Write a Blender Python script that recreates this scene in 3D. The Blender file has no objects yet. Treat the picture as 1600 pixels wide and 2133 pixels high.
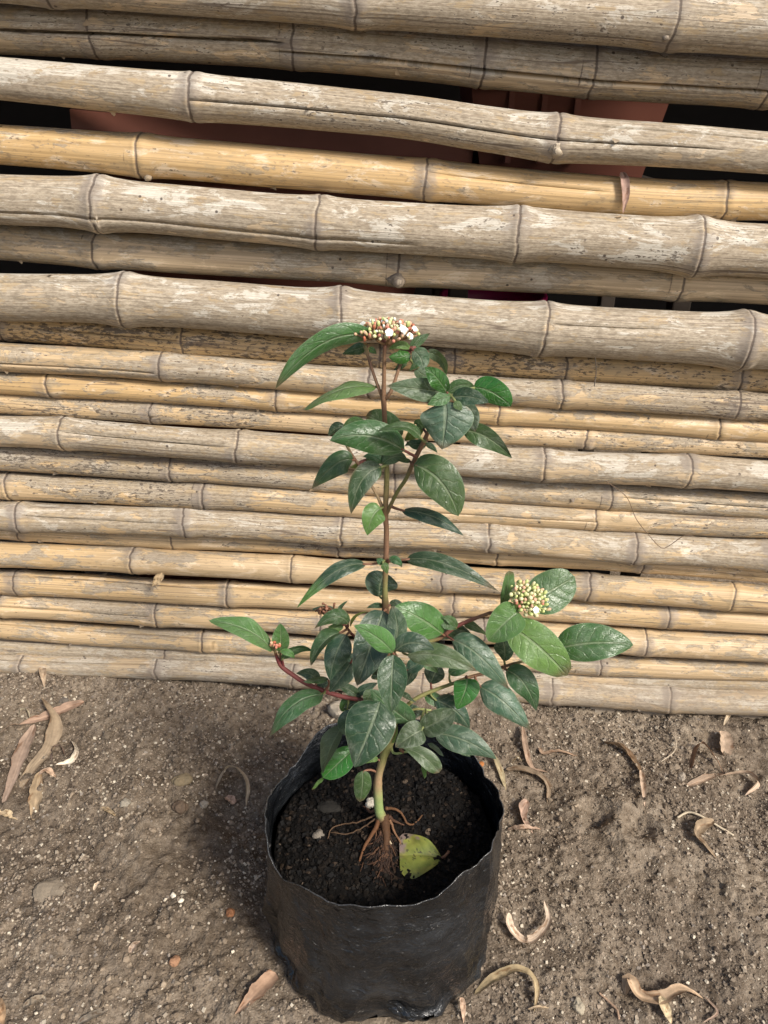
import bpy, math, random
import numpy as np
from mathutils import Vector

random.seed(7)
rng = np.random.default_rng(7)
SC = bpy.context.scene
COL = SC.collection

# ------------------------------------------------------------------ camera
CAM_H, PITCH, FPX, CX, CY = 0.681, math.radians(28.0), 1600.0, 800.0, 1066.5
cam_d = bpy.data.cameras.new('camera')
cam_d.sensor_fit = 'HORIZONTAL'
cam_d.sensor_width = 36.0
cam_d.lens = 36.0
cam_d.clip_start = 0.01
cam_d.clip_end = 200.0
cam = bpy.data.objects.new('camera', cam_d)
cam.location = (0, 0, CAM_H)
cam.rotation_euler = (math.pi / 2 - PITCH, 0, 0)
COL.objects.link(cam)
SC.camera = cam

# ------------------------------------------------------------------ sky, sun, exposure
SUN = Vector((0.54, -0.60, 0.72)).normalized()      # towards the sun
world = bpy.data.worlds.new('World')
SC.world = world
world.use_nodes = True
wn = world.node_tree
for n in list(wn.nodes):
    wn.nodes.remove(n)
wo = wn.nodes.new('ShaderNodeOutputWorld')
wb = wn.nodes.new('ShaderNodeBackground')
ws = wn.nodes.new('ShaderNodeTexSky')
ws.sky_type = 'NISHITA'
ws.sun_disc = False
ws.sun_elevation = math.asin(SUN.z)
ws.sun_rotation = math.atan2(SUN.x, SUN.y)
ws.dust_density = 3.0
ws.air_density = 1.0
wb.inputs['Strength'].default_value = 0.12
wn.links.new(ws.outputs[0], wb.inputs[0])
wn.links.new(wb.outputs[0], wo.inputs[0])
sun_d = bpy.data.lights.new('sun', 'SUN')
sun_d.energy = 3.3
sun_d.angle = math.radians(11)
sun_d.color = (1.0, 0.94, 0.85)
sun = bpy.data.objects.new('sun', sun_d)
sun.rotation_euler = (-SUN).to_track_quat('-Z', 'Y').to_euler()
sun.location = SUN * 5
COL.objects.link(sun)
SC.view_settings.view_transform = 'Standard'
SC.view_settings.look = 'None'
SC.view_settings.gamma = 1.0
SC.view_settings.exposure = 0.43
SC.view_settings.use_curve_mapping = False
SC.render.engine = 'CYCLES'
SC.cycles.max_bounces = 5
SC.cycles.diffuse_bounces = 3
SC.cycles.glossy_bounces = 2
SC.cycles.adaptive_threshold = 0.02

# ------------------------------------------------------------------ helpers
FWD = Vector((0, math.cos(PITCH), -math.sin(PITCH)))
UPV = Vector((0, math.sin(PITCH), math.cos(PITCH)))
ORG = Vector((0, 0, CAM_H))

def ray(x, y):
    return Vector(((x - CX) / FPX, 0, 0)) + UPV * (-(y - CY) / FPX) + FWD

def at(x, y, Y, yaw=0.0):
    """Point seen at photo pixel x, y on the upright plane Y (+ yaw * X)."""
    d = ray(x, y)
    return ORG + d * (Y / (d.y - yaw * d.x))

def atz(x, y, z):
    d = ray(x, y)
    return ORG + d * ((z - CAM_H) / d.z)

def pix(p):
    q = Vector(p) - ORG
    f = q.dot(FWD)
    return CX + FPX * q.x / f, CY - FPX * q.dot(UPV) / f

def depth(p):
    return (Vector(p) - ORG).dot(FWD)

_T = np.random.default_rng(11).random((256, 256))
def vnoise(x, y):
    xi = np.floor(x).astype(int); yi = np.floor(y).astype(int)
    fx = x - xi; fy = y - yi
    fx = fx * fx * (3 - 2 * fx); fy = fy * fy * (3 - 2 * fy)
    a = _T[xi % 256, yi % 256]; b = _T[(xi + 1) % 256, yi % 256]
    c = _T[xi % 256, (yi + 1) % 256]; d = _T[(xi + 1) % 256, (yi + 1) % 256]
    return (a * (1 - fx) + b * fx) * (1 - fy) + (c * (1 - fx) + d * fx) * fy - 0.5

def fbm(x, y, o=4, g=0.5):
    x = np.asarray(x, float); y = np.asarray(y, float)
    s = 0; a = 1.0
    for k in range(o):
        s = s + a * vnoise(x * 2 ** k + 17.3 * k, y * 2 ** k + 5.1 * k)
        a *= g
    return s

def mk(name, V, faces, mat, parent=None, attrs=None, smooth=True, mi=None):
    """One mesh object from numpy arrays; faces is a list of (m, k) index arrays."""
    V = np.asarray(V, np.float32)
    me = bpy.data.meshes.new(name)
    me.vertices.add(len(V))
    me.vertices.foreach_set('co', V.ravel())
    if not isinstance(faces, list):
        faces = [faces]
    faces = [np.asarray(f, np.int32) for f in faces if len(f)]
    idx = np.concatenate([f.ravel() for f in faces])
    tot = np.concatenate([np.full(len(f), f.shape[1]) for f in faces])
    start = np.concatenate([[0], np.cumsum(tot)[:-1]]).astype(np.int32)
    me.loops.add(len(idx))
    me.loops.foreach_set('vertex_index', idx)
    me.polygons.add(len(tot))
    me.polygons.foreach_set('loop_start', start)
    if mi is not None:
        me.polygons.foreach_set('material_index', np.asarray(mi, np.int32))
    me.polygons.foreach_set('use_smooth', np.full(len(tot), smooth))
    me.update(calc_edges=True)
    for k, a in (attrs or {}).items():
        a = np.asarray(a, np.float32)
        if a.ndim == 1:
            at_ = me.attributes.new(k, 'FLOAT', 'POINT'); at_.data.foreach_set('value', a)
        elif a.shape[1] == 3:
            at_ = me.attributes.new(k, 'FLOAT_VECTOR', 'POINT'); at_.data.foreach_set('vector', a.ravel())
    for m in (mat if isinstance(mat, (list, tuple)) else [mat]):
        me.materials.append(m)
    o = bpy.data.objects.new(name, me)
    COL.objects.link(o)
    if parent is not None:
        o.parent = parent
    return o

def empty(name, loc=(0, 0, 0)):
    o = bpy.data.objects.new(name, None)
    o.empty_display_size = 0.02
    COL.objects.link(o)
    o.location = loc
    return o

def adopt(o, parent):
    """Parent keeping world position (the parent is only translated)."""
    o.parent = parent
    o.location = Vector(o.location) - Vector(parent.location)
    return o

def tag(o, label, cat, group=None, kind=None):
    if label: o['label'] = label
    if cat: o['category'] = cat
    if group: o['group'] = group
    if kind: o['kind'] = kind
    return o

def spline(P, n):
    """Catmull-Rom through points P (m, k), n samples, arc-uniform."""
    P = np.asarray(P, float)
    if len(P) == 2:
        t = np.linspace(0, 1, n)[:, None]
        return P[0] * (1 - t) + P[1] * t
    Q = np.vstack([2 * P[0] - P[1], P, 2 * P[-1] - P[-2]])
    out = []
    for i in range(1, len(Q) - 2):
        t = np.linspace(0, 1, 24, endpoint=False)[:, None]
        p0, p1, p2, p3 = Q[i - 1], Q[i], Q[i + 1], Q[i + 2]
        out.append(0.5 * (2 * p1 + (p2 - p0) * t + (2 * p0 - 5 * p1 + 4 * p2 - p3) * t ** 2 + (3 * p1 - p0 - 3 * p2 + p3) * t ** 3))
    out.append(P[-1:])
    D = np.vstack(out)
    L = np.concatenate([[0], np.cumsum(np.linalg.norm(np.diff(D[:, :3], axis=0), axis=1))])
    s = np.linspace(0, L[-1], n)
    return np.stack([np.interp(s, L, D[:, k]) for k in range(D.shape[1])], 1)

def unit(v):
    return v / (np.linalg.norm(v, axis=-1, keepdims=True) + 1e-12)

def tube_arrays(P, R, seg=8, bumpy=0.0):
    """Swept tube along P (n, 3) with radii R; returns V, quads (closed ends)."""
    P = np.asarray(P, float); n = len(P)
    T = unit(np.gradient(P, axis=0))
    ref = np.array([0, 0, 1.0]) if abs(T[0][2]) < 0.9 else np.array([1.0, 0, 0])
    U = np.zeros_like(P)
    u = unit(np.cross(T[0], ref))
    for i in range(n):
        u = unit(u - T[i] * np.dot(u, T[i]))
        U[i] = u
    W = np.cross(T, U)
    a = np.arange(seg) / seg * 2 * math.pi
    rr = np.asarray(R, float)[:, None] * np.ones((1, seg))
    if bumpy:
        rr = rr * (1 + bumpy * fbm(np.arange(n)[:, None] * 0.45 + P[0, 0] * 90, a[None, :] * 1.3 + P[0, 2] * 70, 3))
    V = P[:, None, :] + rr[..., None] * (np.cos(a)[None, :, None] * U[:, None, :] + np.sin(a)[None, :, None] * W[:, None, :])
    V = V.reshape(-1, 3)
    i = np.arange(n - 1)[:, None] * seg; j = np.arange(seg)[None, :]
    F = np.stack([i + j, i + (j + 1) % seg, i + seg + (j + 1) % seg, i + seg + j], -1).reshape(-1, 4)
    c0, c1 = len(V), len(V) + 1
    V = np.vstack([V, P[:1], P[-1:]])
    j = np.arange(seg)
    F2 = np.concatenate([np.stack([(j + 1) % seg, j, np.full(seg, c0)], 1),
                         np.stack([(n - 1) * seg + j, (n - 1) * seg + (j + 1) % seg, np.full(seg, c1)], 1)])
    return V, F, F2

class Batch:
    """Collects tubes / patches into one mesh with colour attribute."""
    def __init__(self): self.V = []; self.Q = []; self.T = []; self.C = []; self.n = 0
    def add(self, V, Q, T, col):
        V = np.asarray(V); self.V.append(V)
        if len(Q): self.Q.append(np.asarray(Q) + self.n)
        if len(T): self.T.append(np.asarray(T) + self.n)
        col = np.asarray(col, float)
        self.C.append(np.broadcast_to(col, (len(V), 3)) if col.ndim == 1 else col)
        self.n += len(V)
    def build(self, name, mat, parent=None, smooth=True):
        fs = []
        if self.Q: fs.append(np.vstack(self.Q))
        if self.T: fs.append(np.vstack(self.T))
        return mk(name, np.vstack(self.V), fs, mat, parent, {'tint': np.vstack(self.C)}, smooth)

# ------------------------------------------------------------------ material toolkit
class M:
    def __init__(self, name):
        self.m = bpy.data.materials.new(name); self.m.use_nodes = True
        self.t = self.m.node_tree
        self.b = self.t.nodes['Principled BSDF']; self.out = self.t.nodes['Material Output']
    def n(self, typ, **kw):
        nd = self.t.nodes.new(typ)
        for k, v in kw.items(): setattr(nd, k, v)
        return nd
    def put(self, sock, v):
        if hasattr(v, 'is_output') or isinstance(v, bpy.types.NodeSocket): self.t.links.new(v, sock)
        elif v is not None:
            if isinstance(v, (tuple, list)) and len(v) == 3 and sock.type == 'RGBA': v = (*v, 1)
            sock.default_value = v
    def attr(self, name, out='Color'):
        return self.n('ShaderNodeAttribute', attribute_name=name).outputs[out]
    def math(self, op, a, b=None, c=None, clamp=False):
        nd = self.n('ShaderNodeMath', operation=op, use_clamp=clamp)
        for i, v in enumerate((a, b, c)):
            if v is not None: self.put(nd.inputs[i], v)
        return nd.outputs[0]
    def vmul(self, v, s):
        nd = self.n('ShaderNodeVectorMath', operation='MULTIPLY'); self.put(nd.inputs[0], v); nd.inputs[1].default_value = s
        return nd.outputs[0]
    def noise(self, vec, scale=5, detail=4, rough=0.55, dist=0.0):
        nd = self.n('ShaderNodeTexNoise'); 
        if vec is not None: self.put(nd.inputs['Vector'], vec)
        nd.inputs['Scale'].default_value = scale; nd.inputs['Detail'].default_value = detail
        nd.inputs['Roughness'].default_value = rough; nd.inputs['Distortion'].default_value = dist
        return nd.outputs['Fac']
    def vor(self, vec, scale=5, feature='F1', out='Distance'):
        nd = self.n('ShaderNodeTexVoronoi', feature=feature)
        if vec is not None: self.put(nd.inputs['Vector'], vec)
        nd.inputs['Scale'].default_value = scale
        return nd.outputs[out]
    def step(self, v, a, b):
        nd = self.n('ShaderNodeMapRange', interpolation_type='SMOOTHSTEP')
        self.put(nd.inputs['Value'], v); self.put(nd.inputs['From Min'], a); self.put(nd.inputs['From Max'], b)
        return nd.outputs[0]
    def mix(self, f, a, b, mode='MIX'):
        nd = self.n('ShaderNodeMix', data_type='RGBA', blend_type=mode)
        self.put(nd.inputs['Factor'], f); self.put(nd.inputs[6], a); self.put(nd.inputs[7], b)
        return nd.outputs[2]
    def bump(self, h, strength=0.5, dist=0.001, normal=None):
        nd = self.n('ShaderNodeBump'); nd.inputs['Strength'].default_value = strength
        nd.inputs['Distance'].default_value = dist; self.put(nd.inputs['Height'], h)
        if normal is not None: self.put(nd.inputs['Normal'], normal)
        return nd.outputs[0]
    def xyz(self, v):
        nd = self.n('ShaderNodeSeparateXYZ'); self.put(nd.inputs[0], v); return nd.outputs
    def comb(self, x, y, z):
        nd = self.n('ShaderNodeCombineXYZ'); self.put(nd.inputs[0], x); self.put(nd.inputs[1], y); self.put(nd.inputs[2], z)
        return nd.outputs[0]
    def set(self, **kw):
        for k, v in kw.items(): self.put(self.b.inputs[k.replace('_', ' ')], v)
        return self.m

def mat_bamboo():
    m = M('weathered bamboo')
    pc = m.attr('pc', 'Vector')            # along, around, seed (metres)
    pw = m.xyz(m.attr('pw', 'Vector'))     # grey, yellow, mould
    an = m.attr('nd', 'Fac')               # distance to the nearest node
    sd = m.attr('ns', 'Fac')               # distance to the sheath scar
    up = m.attr('upf', 'Fac')
    p0 = m.noise(m.vmul(pc, (2.6, 6, 9)), 1, 1)
    p1 = m.noise(m.vmul(pc, (9, 24, 3)), 1, 3, 0.6)
    p2 = m.noise(m.vmul(pc, (30, 90, 5)), 1, 6, 0.68, 0.5)
    p3 = m.noise(m.vmul(pc, (150, 420, 7)), 1, 3, 0.65)
    p4 = m.noise(m.vmul(pc, (21, 60, 11)), 1, 6, 0.74, 0.6)
    c0 = lambda v, k: m.math('MULTIPLY', m.math('SUBTRACT', v, 0.5), k)
    yf = m.math('ADD', m.math('MULTIPLY', m.math('POWER', pw[1], 2.0), 0.85), m.math('ADD', c0(p0, 0.9), c0(p1, 0.5)), clamp=True)
    base = m.mix(yf, (0.52, 0.405, 0.27), (0.58, 0.385, 0.17))
    base = m.mix(m.step(p4, 0.52, 0.62), base, (0.66, 0.525, 0.36))
    # grey weathered skin, flaking with crisp edges
    gx = m.math('ADD', m.math('ADD', p2, c0(pw[0], 0.50)), m.math('ADD', m.math('MULTIPLY', up, 0.05), m.math('ADD', c0(p1, 0.75), c0(p0, 0.35))))
    gmask = m.step(gx, 0.475, 0.52)
    gcol = m.mix(m.step(p3, 0.32, 0.68), (0.225, 0.19, 0.145), (0.47, 0.412, 0.325))
    col = m.mix(m.math('MULTIPLY', gmask, 0.82), base, gcol)
    # pale bloom
    wm = m.math('MULTIPLY', m.step(m.math('ADD', p4, m.math('ADD', m.math('MULTIPLY', up, 0.04), c0(p1, 0.35))), 0.545, 0.61), m.step(pw[0], 0.35, 0.9))
    col = m.mix(m.math('MULTIPLY', wm, m.math('ADD', 0.35, m.math('MULTIPLY', p3, 0.7))), col, (0.66, 0.625, 0.545))
    # tan scuffs
    sc = m.step(m.math('ADD', p2, c0(p4, -0.8)), 0.585, 0.63)
    col = m.mix(m.math('MULTIPLY', sc, 0.6), col, (0.44, 0.33, 0.19))
    # brown flecks everywhere, black mould where the pole is mouldy
    fl = m.step(m.math('ADD', p3, m.math('ADD', c0(p2, 0.35), c0(p1, 0.35))), 0.59, 0.67)
    col = m.mix(m.math('MULTIPLY', fl, 0.44), col, (0.20, 0.145, 0.10))
    mx = m.math('ADD', p3, m.math('ADD', c0(p4, 0.7), m.math('ADD', c0(p0, 0.45), m.math('MULTIPLY', pw[2], 0.27))))
    mm = m.step(mx, 0.75, 0.82)
    col = m.mix(m.math('MULTIPLY', mm, 0.8), col, (0.085, 0.065, 0.05))
    # fibres and hairline checks
    fib = m.noise(m.vmul(pc, (6, 640, 5)), 1, 2, 0.6)
    col = m.mix(m.step(fib, 0.36, 0.66), m.mix(1.0, col, (0.76, 0.75, 0.73), 'MULTIPLY'), m.mix(1.0, col, (1.08, 1.07, 1.06), 'MULTIPLY'))
    hair = m.step(m.math('ABSOLUTE', m.math('SUBTRACT', m.noise(m.vmul(pc, (1.3, 70, 33)), 1, 1), 0.5)), 0.010, 0.002)
    col = m.mix(m.math('MULTIPLY', hair, m.math('MULTIPLY', m.step(p0, 0.47, 0.55), 0.75)), col, (0.11, 0.08, 0.06))
    # node: ragged grey band on some, dark sheath scar on all
    band = m.math('MULTIPLY', m.step(m.math('ADD', an, c0(p2, 0.035)), 0.013, 0.006), m.step(p1, 0.40, 0.56))
    col = m.mix(m.math('MULTIPLY', band, 0.62), col, (0.25, 0.21, 0.175))
    scar = m.step(m.math('ADD', sd, c0(p3, 0.0012)), 0.0017, 0.0006)
    col = m.mix(m.math('MULTIPLY', scar, 0.80), col, (0.075, 0.055, 0.045))
    dots = m.math('MULTIPLY', m.step(m.vor(m.vmul(pc, (70, 70, 60)), 1), 0.13, 0.08), m.step(p1, 0.56, 0.60))
    col = m.mix(m.math('MULTIPLY', dots, 0.85), col, (0.05, 0.035, 0.03))
    # mud splashed on the lowest poles
    wz = m.xyz(m.n('ShaderNodeNewGeometry').outputs['Position'])[2]
    mud = m.step(m.math('ADD', wz, c0(p2, 0.16)), 0.055, 0.0)
    col = m.mix(m.math('MULTIPLY', mud, 0.6), col, (0.225, 0.18, 0.135))
    h = m.math('ADD', m.math('MULTIPLY', fib, 0.5), m.math('ADD', m.math('MULTIPLY', gmask, 0.45), m.math('MULTIPLY', p3, 0.4)))
    rough = m.math('ADD', 0.50, m.math('MULTIPLY', gmask, 0.28))
    return m.set(Base_Color=col, Roughness=rough, Specular_IOR_Level=0.35, Normal=m.bump(h, 0.6, 0.0009))

def mat_tint(name, rough=0.8, nscale=300, amt=0.35, bump=0.4, bd=0.0006, spec=0.3, trans=0.0):
    """Colour from the 'tint' attribute with grain."""
    m = M(name)
    co = m.n('ShaderNodeTexCoord').outputs['Object']
    f = m.noise(co, nscale, 5, 0.65)
    c = m.mix(1.0, m.attr('tint'), m.mix(f, (1 - amt,) * 3, (1 + amt,) * 3), 'MULTIPLY')
    m.set(Base_Color=c, Roughness=rough, Specular_IOR_Level=spec, Normal=m.bump(f, bump, bd))
    if trans:
        t = m.n('ShaderNodeBsdfTranslucent'); m.put(t.inputs['Color'], c)
        x = m.n('ShaderNodeMixShader'); x.inputs[0].default_value = trans
        m.t.links.new(m.b.outputs[0], x.inputs[1]); m.t.links.new(t.outputs[0], x.inputs[2])
        m.t.links.new(x.outputs[0], m.out.inputs[0])
    return m.m

def mat_leaf():
    m = M('shrub leaf')
    lf = m.xyz(m.attr('lf', 'Vector'))        # along, across, seed
    tint = m.attr('tint')
    t, v, s = lf[0], lf[1], lf[2]
    av = m.math('ABSOLUTE', v)
    pos = m.comb(m.math('MULTIPLY', t, 3.0), v, s)
    wob = m.math('MULTIPLY', m.math('SUBTRACT', m.noise(pos, 1.7, 3), 0.5), 0.17)
    q = m.math('ADD', m.math('SUBTRACT', t, m.math('MULTIPLY', m.math('POWER', av, 0.8), 0.24)), wob)
    fr = m.math('ABSOLUTE', m.math('SUBTRACT', m.math('FRACT', m.math('ADD', m.math('MULTIPLY', q, 6.3), s)), 0.5))
    lat = m.math('MULTIPLY', m.step(fr, 0.11, 0.02), m.step(av, 0.97, 0.6))
    mid = m.step(m.math('ADD', av, m.math('MULTIPLY', t, 0.02)), 0.105, 0.04)
    vein = m.math('MAXIMUM', mid, m.math('MULTIPLY', lat, m.math('ADD', 0.05, m.math('MULTIPLY', m.noise(pos, 1.3, 2), 0.65))))
    net = m.step(m.vor(pos, 9, 'DISTANCE_TO_EDGE'), 0.06, 0.0)
    mott = m.noise(pos, 3.1, 5, 0.6)
    c = m.mix(1.0, tint, m.mix(mott, (0.62, 0.66, 0.7), (1.35, 1.3, 1.25)), 'MULTIPLY')
    c = m.mix(m.math('MULTIPLY', net, 0.10), c, (0.10, 0.16, 0.08))
    c = m.mix(m.math('MULTIPLY', vein, 0.52), c, m.mix(0.72, tint, (0.33, 0.38, 0.25)))
    # dried-splash film: pale grey rings and specks of dust
    dn = m.noise(pos, 1.6, 4, 0.6)
    ring = m.math('ABSOLUTE', m.math('SUBTRACT', m.vor(m.comb(m.math('MULTIPLY', t, 9), m.math('MULTIPLY', v, 3.4), s), 1.0), 0.36))
    rm = m.math('MULTIPLY', m.step(ring, 0.04, 0.0), m.step(dn, 0.47, 0.6))
    sp = m.step(m.noise(pos, 42, 3, 0.7), 0.66, 0.74)
    film = m.math('ADD', m.math('MULTIPLY', m.step(dn, 0.42, 0.68), 0.16), m.math('MAXIMUM', m.math('MULTIPLY', rm, 0.30), m.math('MULTIPLY', sp, 0.35)))
    film = m.math('MULTIPLY', film, m.attr('dust', 'Fac'))
    c = m.mix(film, c, (0.47, 0.52, 0.42))
    edge = m.step(av, 0.955, 0.995)
    c = m.mix(m.math('MULTIPLY', edge, 0.45), c, (0.26, 0.34, 0.20))
    h = m.math('SUBTRACT', m.math('ADD', m.math('MULTIPLY', mott, 0.35), m.math('MULTIPLY', net, -0.12)), m.math('MULTIPLY', vein, 0.55))
    rough = m.math('ADD', m.math('SUBTRACT', 0.42, m.math('MULTIPLY', m.attr('gloss', 'Fac'), 0.24)), m.math('MULTIPLY', film, 0.35))
    m.set(Base_Color=c, Roughness=rough, Specular_IOR_Level=0.65, Normal=m.bump(h, 0.85, 0.0016))
    tr = m.n('ShaderNodeBsdfTranslucent'); m.put(tr.inputs['Color'], m.mix(1.0, c, (1.3, 1.5, 0.5), 'MULTIPLY'))
    x = m.n('ShaderNodeMixShader'); x.inputs[0].default_value = 0.18
    m.t.links.new(m.b.outputs[0], x.inputs[1]); m.t.links.new(tr.outputs[0], x.inputs[2])
    m.t.links.new(x.outputs[0], m.out.inputs[0])
    return m.m

def mat_ground():
    m = M('dry sandy soil')
    co = m.n('ShaderNodeNewGeometry').outputs['Position']
    a = m.noise(co, 9, 5, 0.6); b = m.noise(co, 90, 6, 0.7); g = m.noise(co, 520, 4, 0.7)
    c = m.mix(m.step(a, 0.3, 0.7), (0.185, 0.147, 0.110), (0.305, 0.248, 0.185))
    c = m.mix(m.step(m.noise(co, 4.3, 3), 0.52, 0.7), c, (0.345, 0.285, 0.215))
    c = m.mix(m.step(b, 0.35, 0.65), m.mix(1.0, c, (0.50, 0.47, 0.44), 'MULTIPLY'), c)
    c = m.mix(m.step(g, 0.62, 0.72), c, (0.42, 0.36, 0.28))
    c = m.mix(m.step(g, 0.40, 0.30), c, (0.065, 0.05, 0.038))
    # soft shade left of the bag painted into the soil colour, plus some damp earth
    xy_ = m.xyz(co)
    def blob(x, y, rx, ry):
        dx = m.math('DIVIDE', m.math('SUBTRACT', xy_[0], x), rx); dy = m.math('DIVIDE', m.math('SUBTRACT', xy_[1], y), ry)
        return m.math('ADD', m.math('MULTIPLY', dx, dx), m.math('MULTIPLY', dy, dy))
    shade_damp_d = m.math('MINIMUM', blob(-0.30, 0.60, 0.27, 0.13), blob(-0.17, 0.47, 0.12, 0.08))
    shade_damp_mask = m.step(m.math('ADD', shade_damp_d, m.math('MULTIPLY', m.math('SUBTRACT', m.noise(co, 16, 5, 0.65), 0.5), 2.6)), 1.5, 0.3)
    c = m.mix(m.math('MULTIPLY', shade_damp_mask, 0.5), c, m.mix(1.0, c, (0.42, 0.39, 0.37), 'MULTIPLY'))
    v = m.vor(co, 420)
    h = m.math('ADD', m.math('MULTIPLY', g, 0.6), m.math('ADD', m.math('MULTIPLY', b, 0.8), m.math('MULTIPLY', v, -0.5)))
    return m.set(Base_Color=c, Roughness=0.95, Specular_IOR_Level=0.15, Normal=m.bump(h, 0.9, 0.0022))

def mat_potsoil():
    m = M('damp potting soil')
    co = m.n('ShaderNodeNewGeometry').outputs['Position']
    b = m.noise(co, 140, 6, 0.7); g = m.noise(co, 600, 4, 0.7)
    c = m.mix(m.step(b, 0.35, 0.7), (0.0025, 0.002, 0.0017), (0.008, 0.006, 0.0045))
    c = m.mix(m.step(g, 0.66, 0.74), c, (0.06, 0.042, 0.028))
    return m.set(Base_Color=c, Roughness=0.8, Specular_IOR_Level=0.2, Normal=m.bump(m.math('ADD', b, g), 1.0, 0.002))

def mat_bag():
    m = M('black polythene film')
    bc = m.attr('bc', 'Vector')            # around, height, 0 (metres)
    rim = m.attr('rim', 'Fac')
    n1 = m.noise(m.vmul(bc, (48, 42, 1)), 1, 4, 0.55, 0.9)
    n2 = m.noise(m.vmul(bc, (150, 210, 1)), 1, 3, 0.6, 0.6)
    dust = m.noise(m.vmul(bc, (14, 30, 1)), 1, 6, 0.65)
    sp = m.noise(m.vmul(bc, (500, 420, 1)), 1, 3, 0.7)
    scr = m.step(m.noise(m.vmul(bc, (110, 380, 7)), 1, 4, 0.7, 1.2), 0.645, 0.70)
    c = m.mix(m.step(dust, 0.40, 0.72), (0.005, 0.0058, 0.007), (0.023, 0.026, 0.030))
    c = m.mix(m.math('MULTIPLY', m.step(sp, 0.68, 0.76), 0.5), c, (0.20, 0.17, 0.13))
    c = m.mix(m.math('MULTIPLY', scr, 0.55), c, (0.30, 0.29, 0.27))
    zz = m.xyz(bc)[1]
    low = m.math('MULTIPLY', m.step(zz, 0.028, 0.0), m.step(m.noise(m.vmul(bc, (60, 90, 3)), 1, 6, 0.7), 0.5, 0.62))
    c = m.mix(m.math('MULTIPLY', low, 0.35), c, (0.12, 0.095, 0.07))
    c = m.mix(m.math('MULTIPLY', rim, 0.25), c, (0.16, 0.16, 0.158))
    r = m.math('ADD', 0.11, m.math('MULTIPLY', m.step(dust, 0.35, 0.7), 0.15))
    h = m.math('ADD', n1, m.math('MULTIPLY', n2, 0.35))
    return m.set(Base_Color=c, Roughness=r, Specular_IOR_Level=0.6, Normal=m.bump(h, 0.7, 0.009))

def mat_plain(name, col, rough=0.7, nscale=40, amt=0.2, spec=0.3):
    m = M(name)
    co = m.n('ShaderNodeTexCoord').outputs['Object']
    f = m.noise(co, nscale, 5, 0.6)
    lo = tuple(x * (1 - amt) for x in col); hi = tuple(min(1, x * (1 + amt)) for x in col)
    return m.set(Base_Color=m.mix(f, lo, hi), Roughness=rough, Specular_IOR_Level=spec, Normal=m.bump(f, 0.3, 0.001))

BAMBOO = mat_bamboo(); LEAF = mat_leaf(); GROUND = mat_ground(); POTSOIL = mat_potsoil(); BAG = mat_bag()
BARK = mat_tint('stem bark', 0.6, 420, 0.35, 0.5, 0.0008, 0.35)
ROOT = mat_tint('root skin', 0.75, 500, 0.4, 0.6, 0.0006, 0.3)
CRUMB = mat_tint('soil grains', 0.95, 900, 0.25, 0.3, 0.0004, 0.15)
WETCRUMB = mat_tint('potting soil grains', 0.75, 900, 0.3, 0.3, 0.0004, 0.2)
DRY = mat_tint('dry leaf', 0.75, 260, 0.32, 0.5, 0.0008, 0.25, 0.12)
BUDM = mat_tint('flower bud', 0.5, 700, 0.18, 0.2, 0.0003, 0.4)
STONE = mat_tint('stone', 0.9, 350, 0.3, 0.7, 0.001, 0.2)
TERRA = mat_plain('terracotta plastic', (0.125, 0.043, 0.028), 0.55, 30, 0.2)
MAGENTA = mat_plain('magenta plastic', (0.22, 0.006, 0.055), 0.4, 30, 0.15)
BLACKPL = mat_plain('black plastic', (0.015, 0.015, 0.017), 0.4, 30, 0.2)
PALEPL = mat_plain('pale grey plastic', (0.5, 0.52, 0.53), 0.45, 30, 0.1)
SHADE_PANEL = mat_plain('dark shade panels', (0.012, 0.010, 0.009), 0.9, 20, 0.3)  # for the added roof and walls that block light
WOOD = mat_plain('raw timber', (0.03, 0.022, 0.016), 0.8, 60, 0.3)

# ------------------------------------------------------------------ ground
FENCE_Y, YAW = 0.77, -0.06
PITS = []
for (x, y, r, d) in [(1240, 1702, 0.016, -0.013), (1325, 1730, 0.016, -0.012), (1195, 1700, 0.018, 0.007), (1282, 1735, 0.014, 0.006), (1290, 1690, 0.012, 0.005),
                     (500, 1690, 0.028, -0.008), (300, 1700, 0.05, 0.007), (1100, 1925, 0.02, -0.006), (160, 1960, 0.10, 0.006), (300, 2030, 0.05, -0.004),
                     (1350, 1830, 0.12, 0.006), (120, 1560, 0.05, -0.006), (1560, 1690, 0.05, -0.008), (1010, 1470, 0.06, 0.006), (850, 1420, 0.08, 0.006)]:
    p = atz(x, y, 0.0); PITS.append((p.x, p.y, r, d))

def ground_z(X, Y):
    X = np.asarray(X, float); Y = np.asarray(Y, float)
    k = np.clip((Y - 0.5) / 0.22, 0, 1); k = k * k * (3 - 2 * k)
    near = np.clip(1.4 - np.hypot(X, Y - 0.5), 0, 1)
    z = -0.036 * np.clip(X, -0.8, 0.8) * k + 0.004 * k
    z = z + near * (0.010 * fbm(X * 7 + 3, Y * 7, 3) + 0.0085 * fbm(X * 32, Y * 32 + 9, 3) + 0.0075 * np.abs(fbm(X * 105, Y * 105 + 4, 3)))
    z = z + 0.010 * np.exp(-((Y - (FENCE_Y - 0.030 - 0.06 * X)) / 0.030) ** 2) * np.clip(.35 + 1.6 * fbm(X * 9 + 2, Y * 9, 3), 0, 1.2)
    flat = np.clip((np.hypot(X, Y - 0.46) - 0.095) / 0.05, 0, 1)
    z = z * (0.25 + 0.75 * flat)
    for (px, py, r, d) in PITS:
        z = z + d * np.exp(-(((X - px) ** 2 + (Y - py) ** 2) / r ** 2) ** 1.5)
    return z

def gz(x, y):
    return float(ground_z(np.array([x]), np.array([y]))[0])

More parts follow.
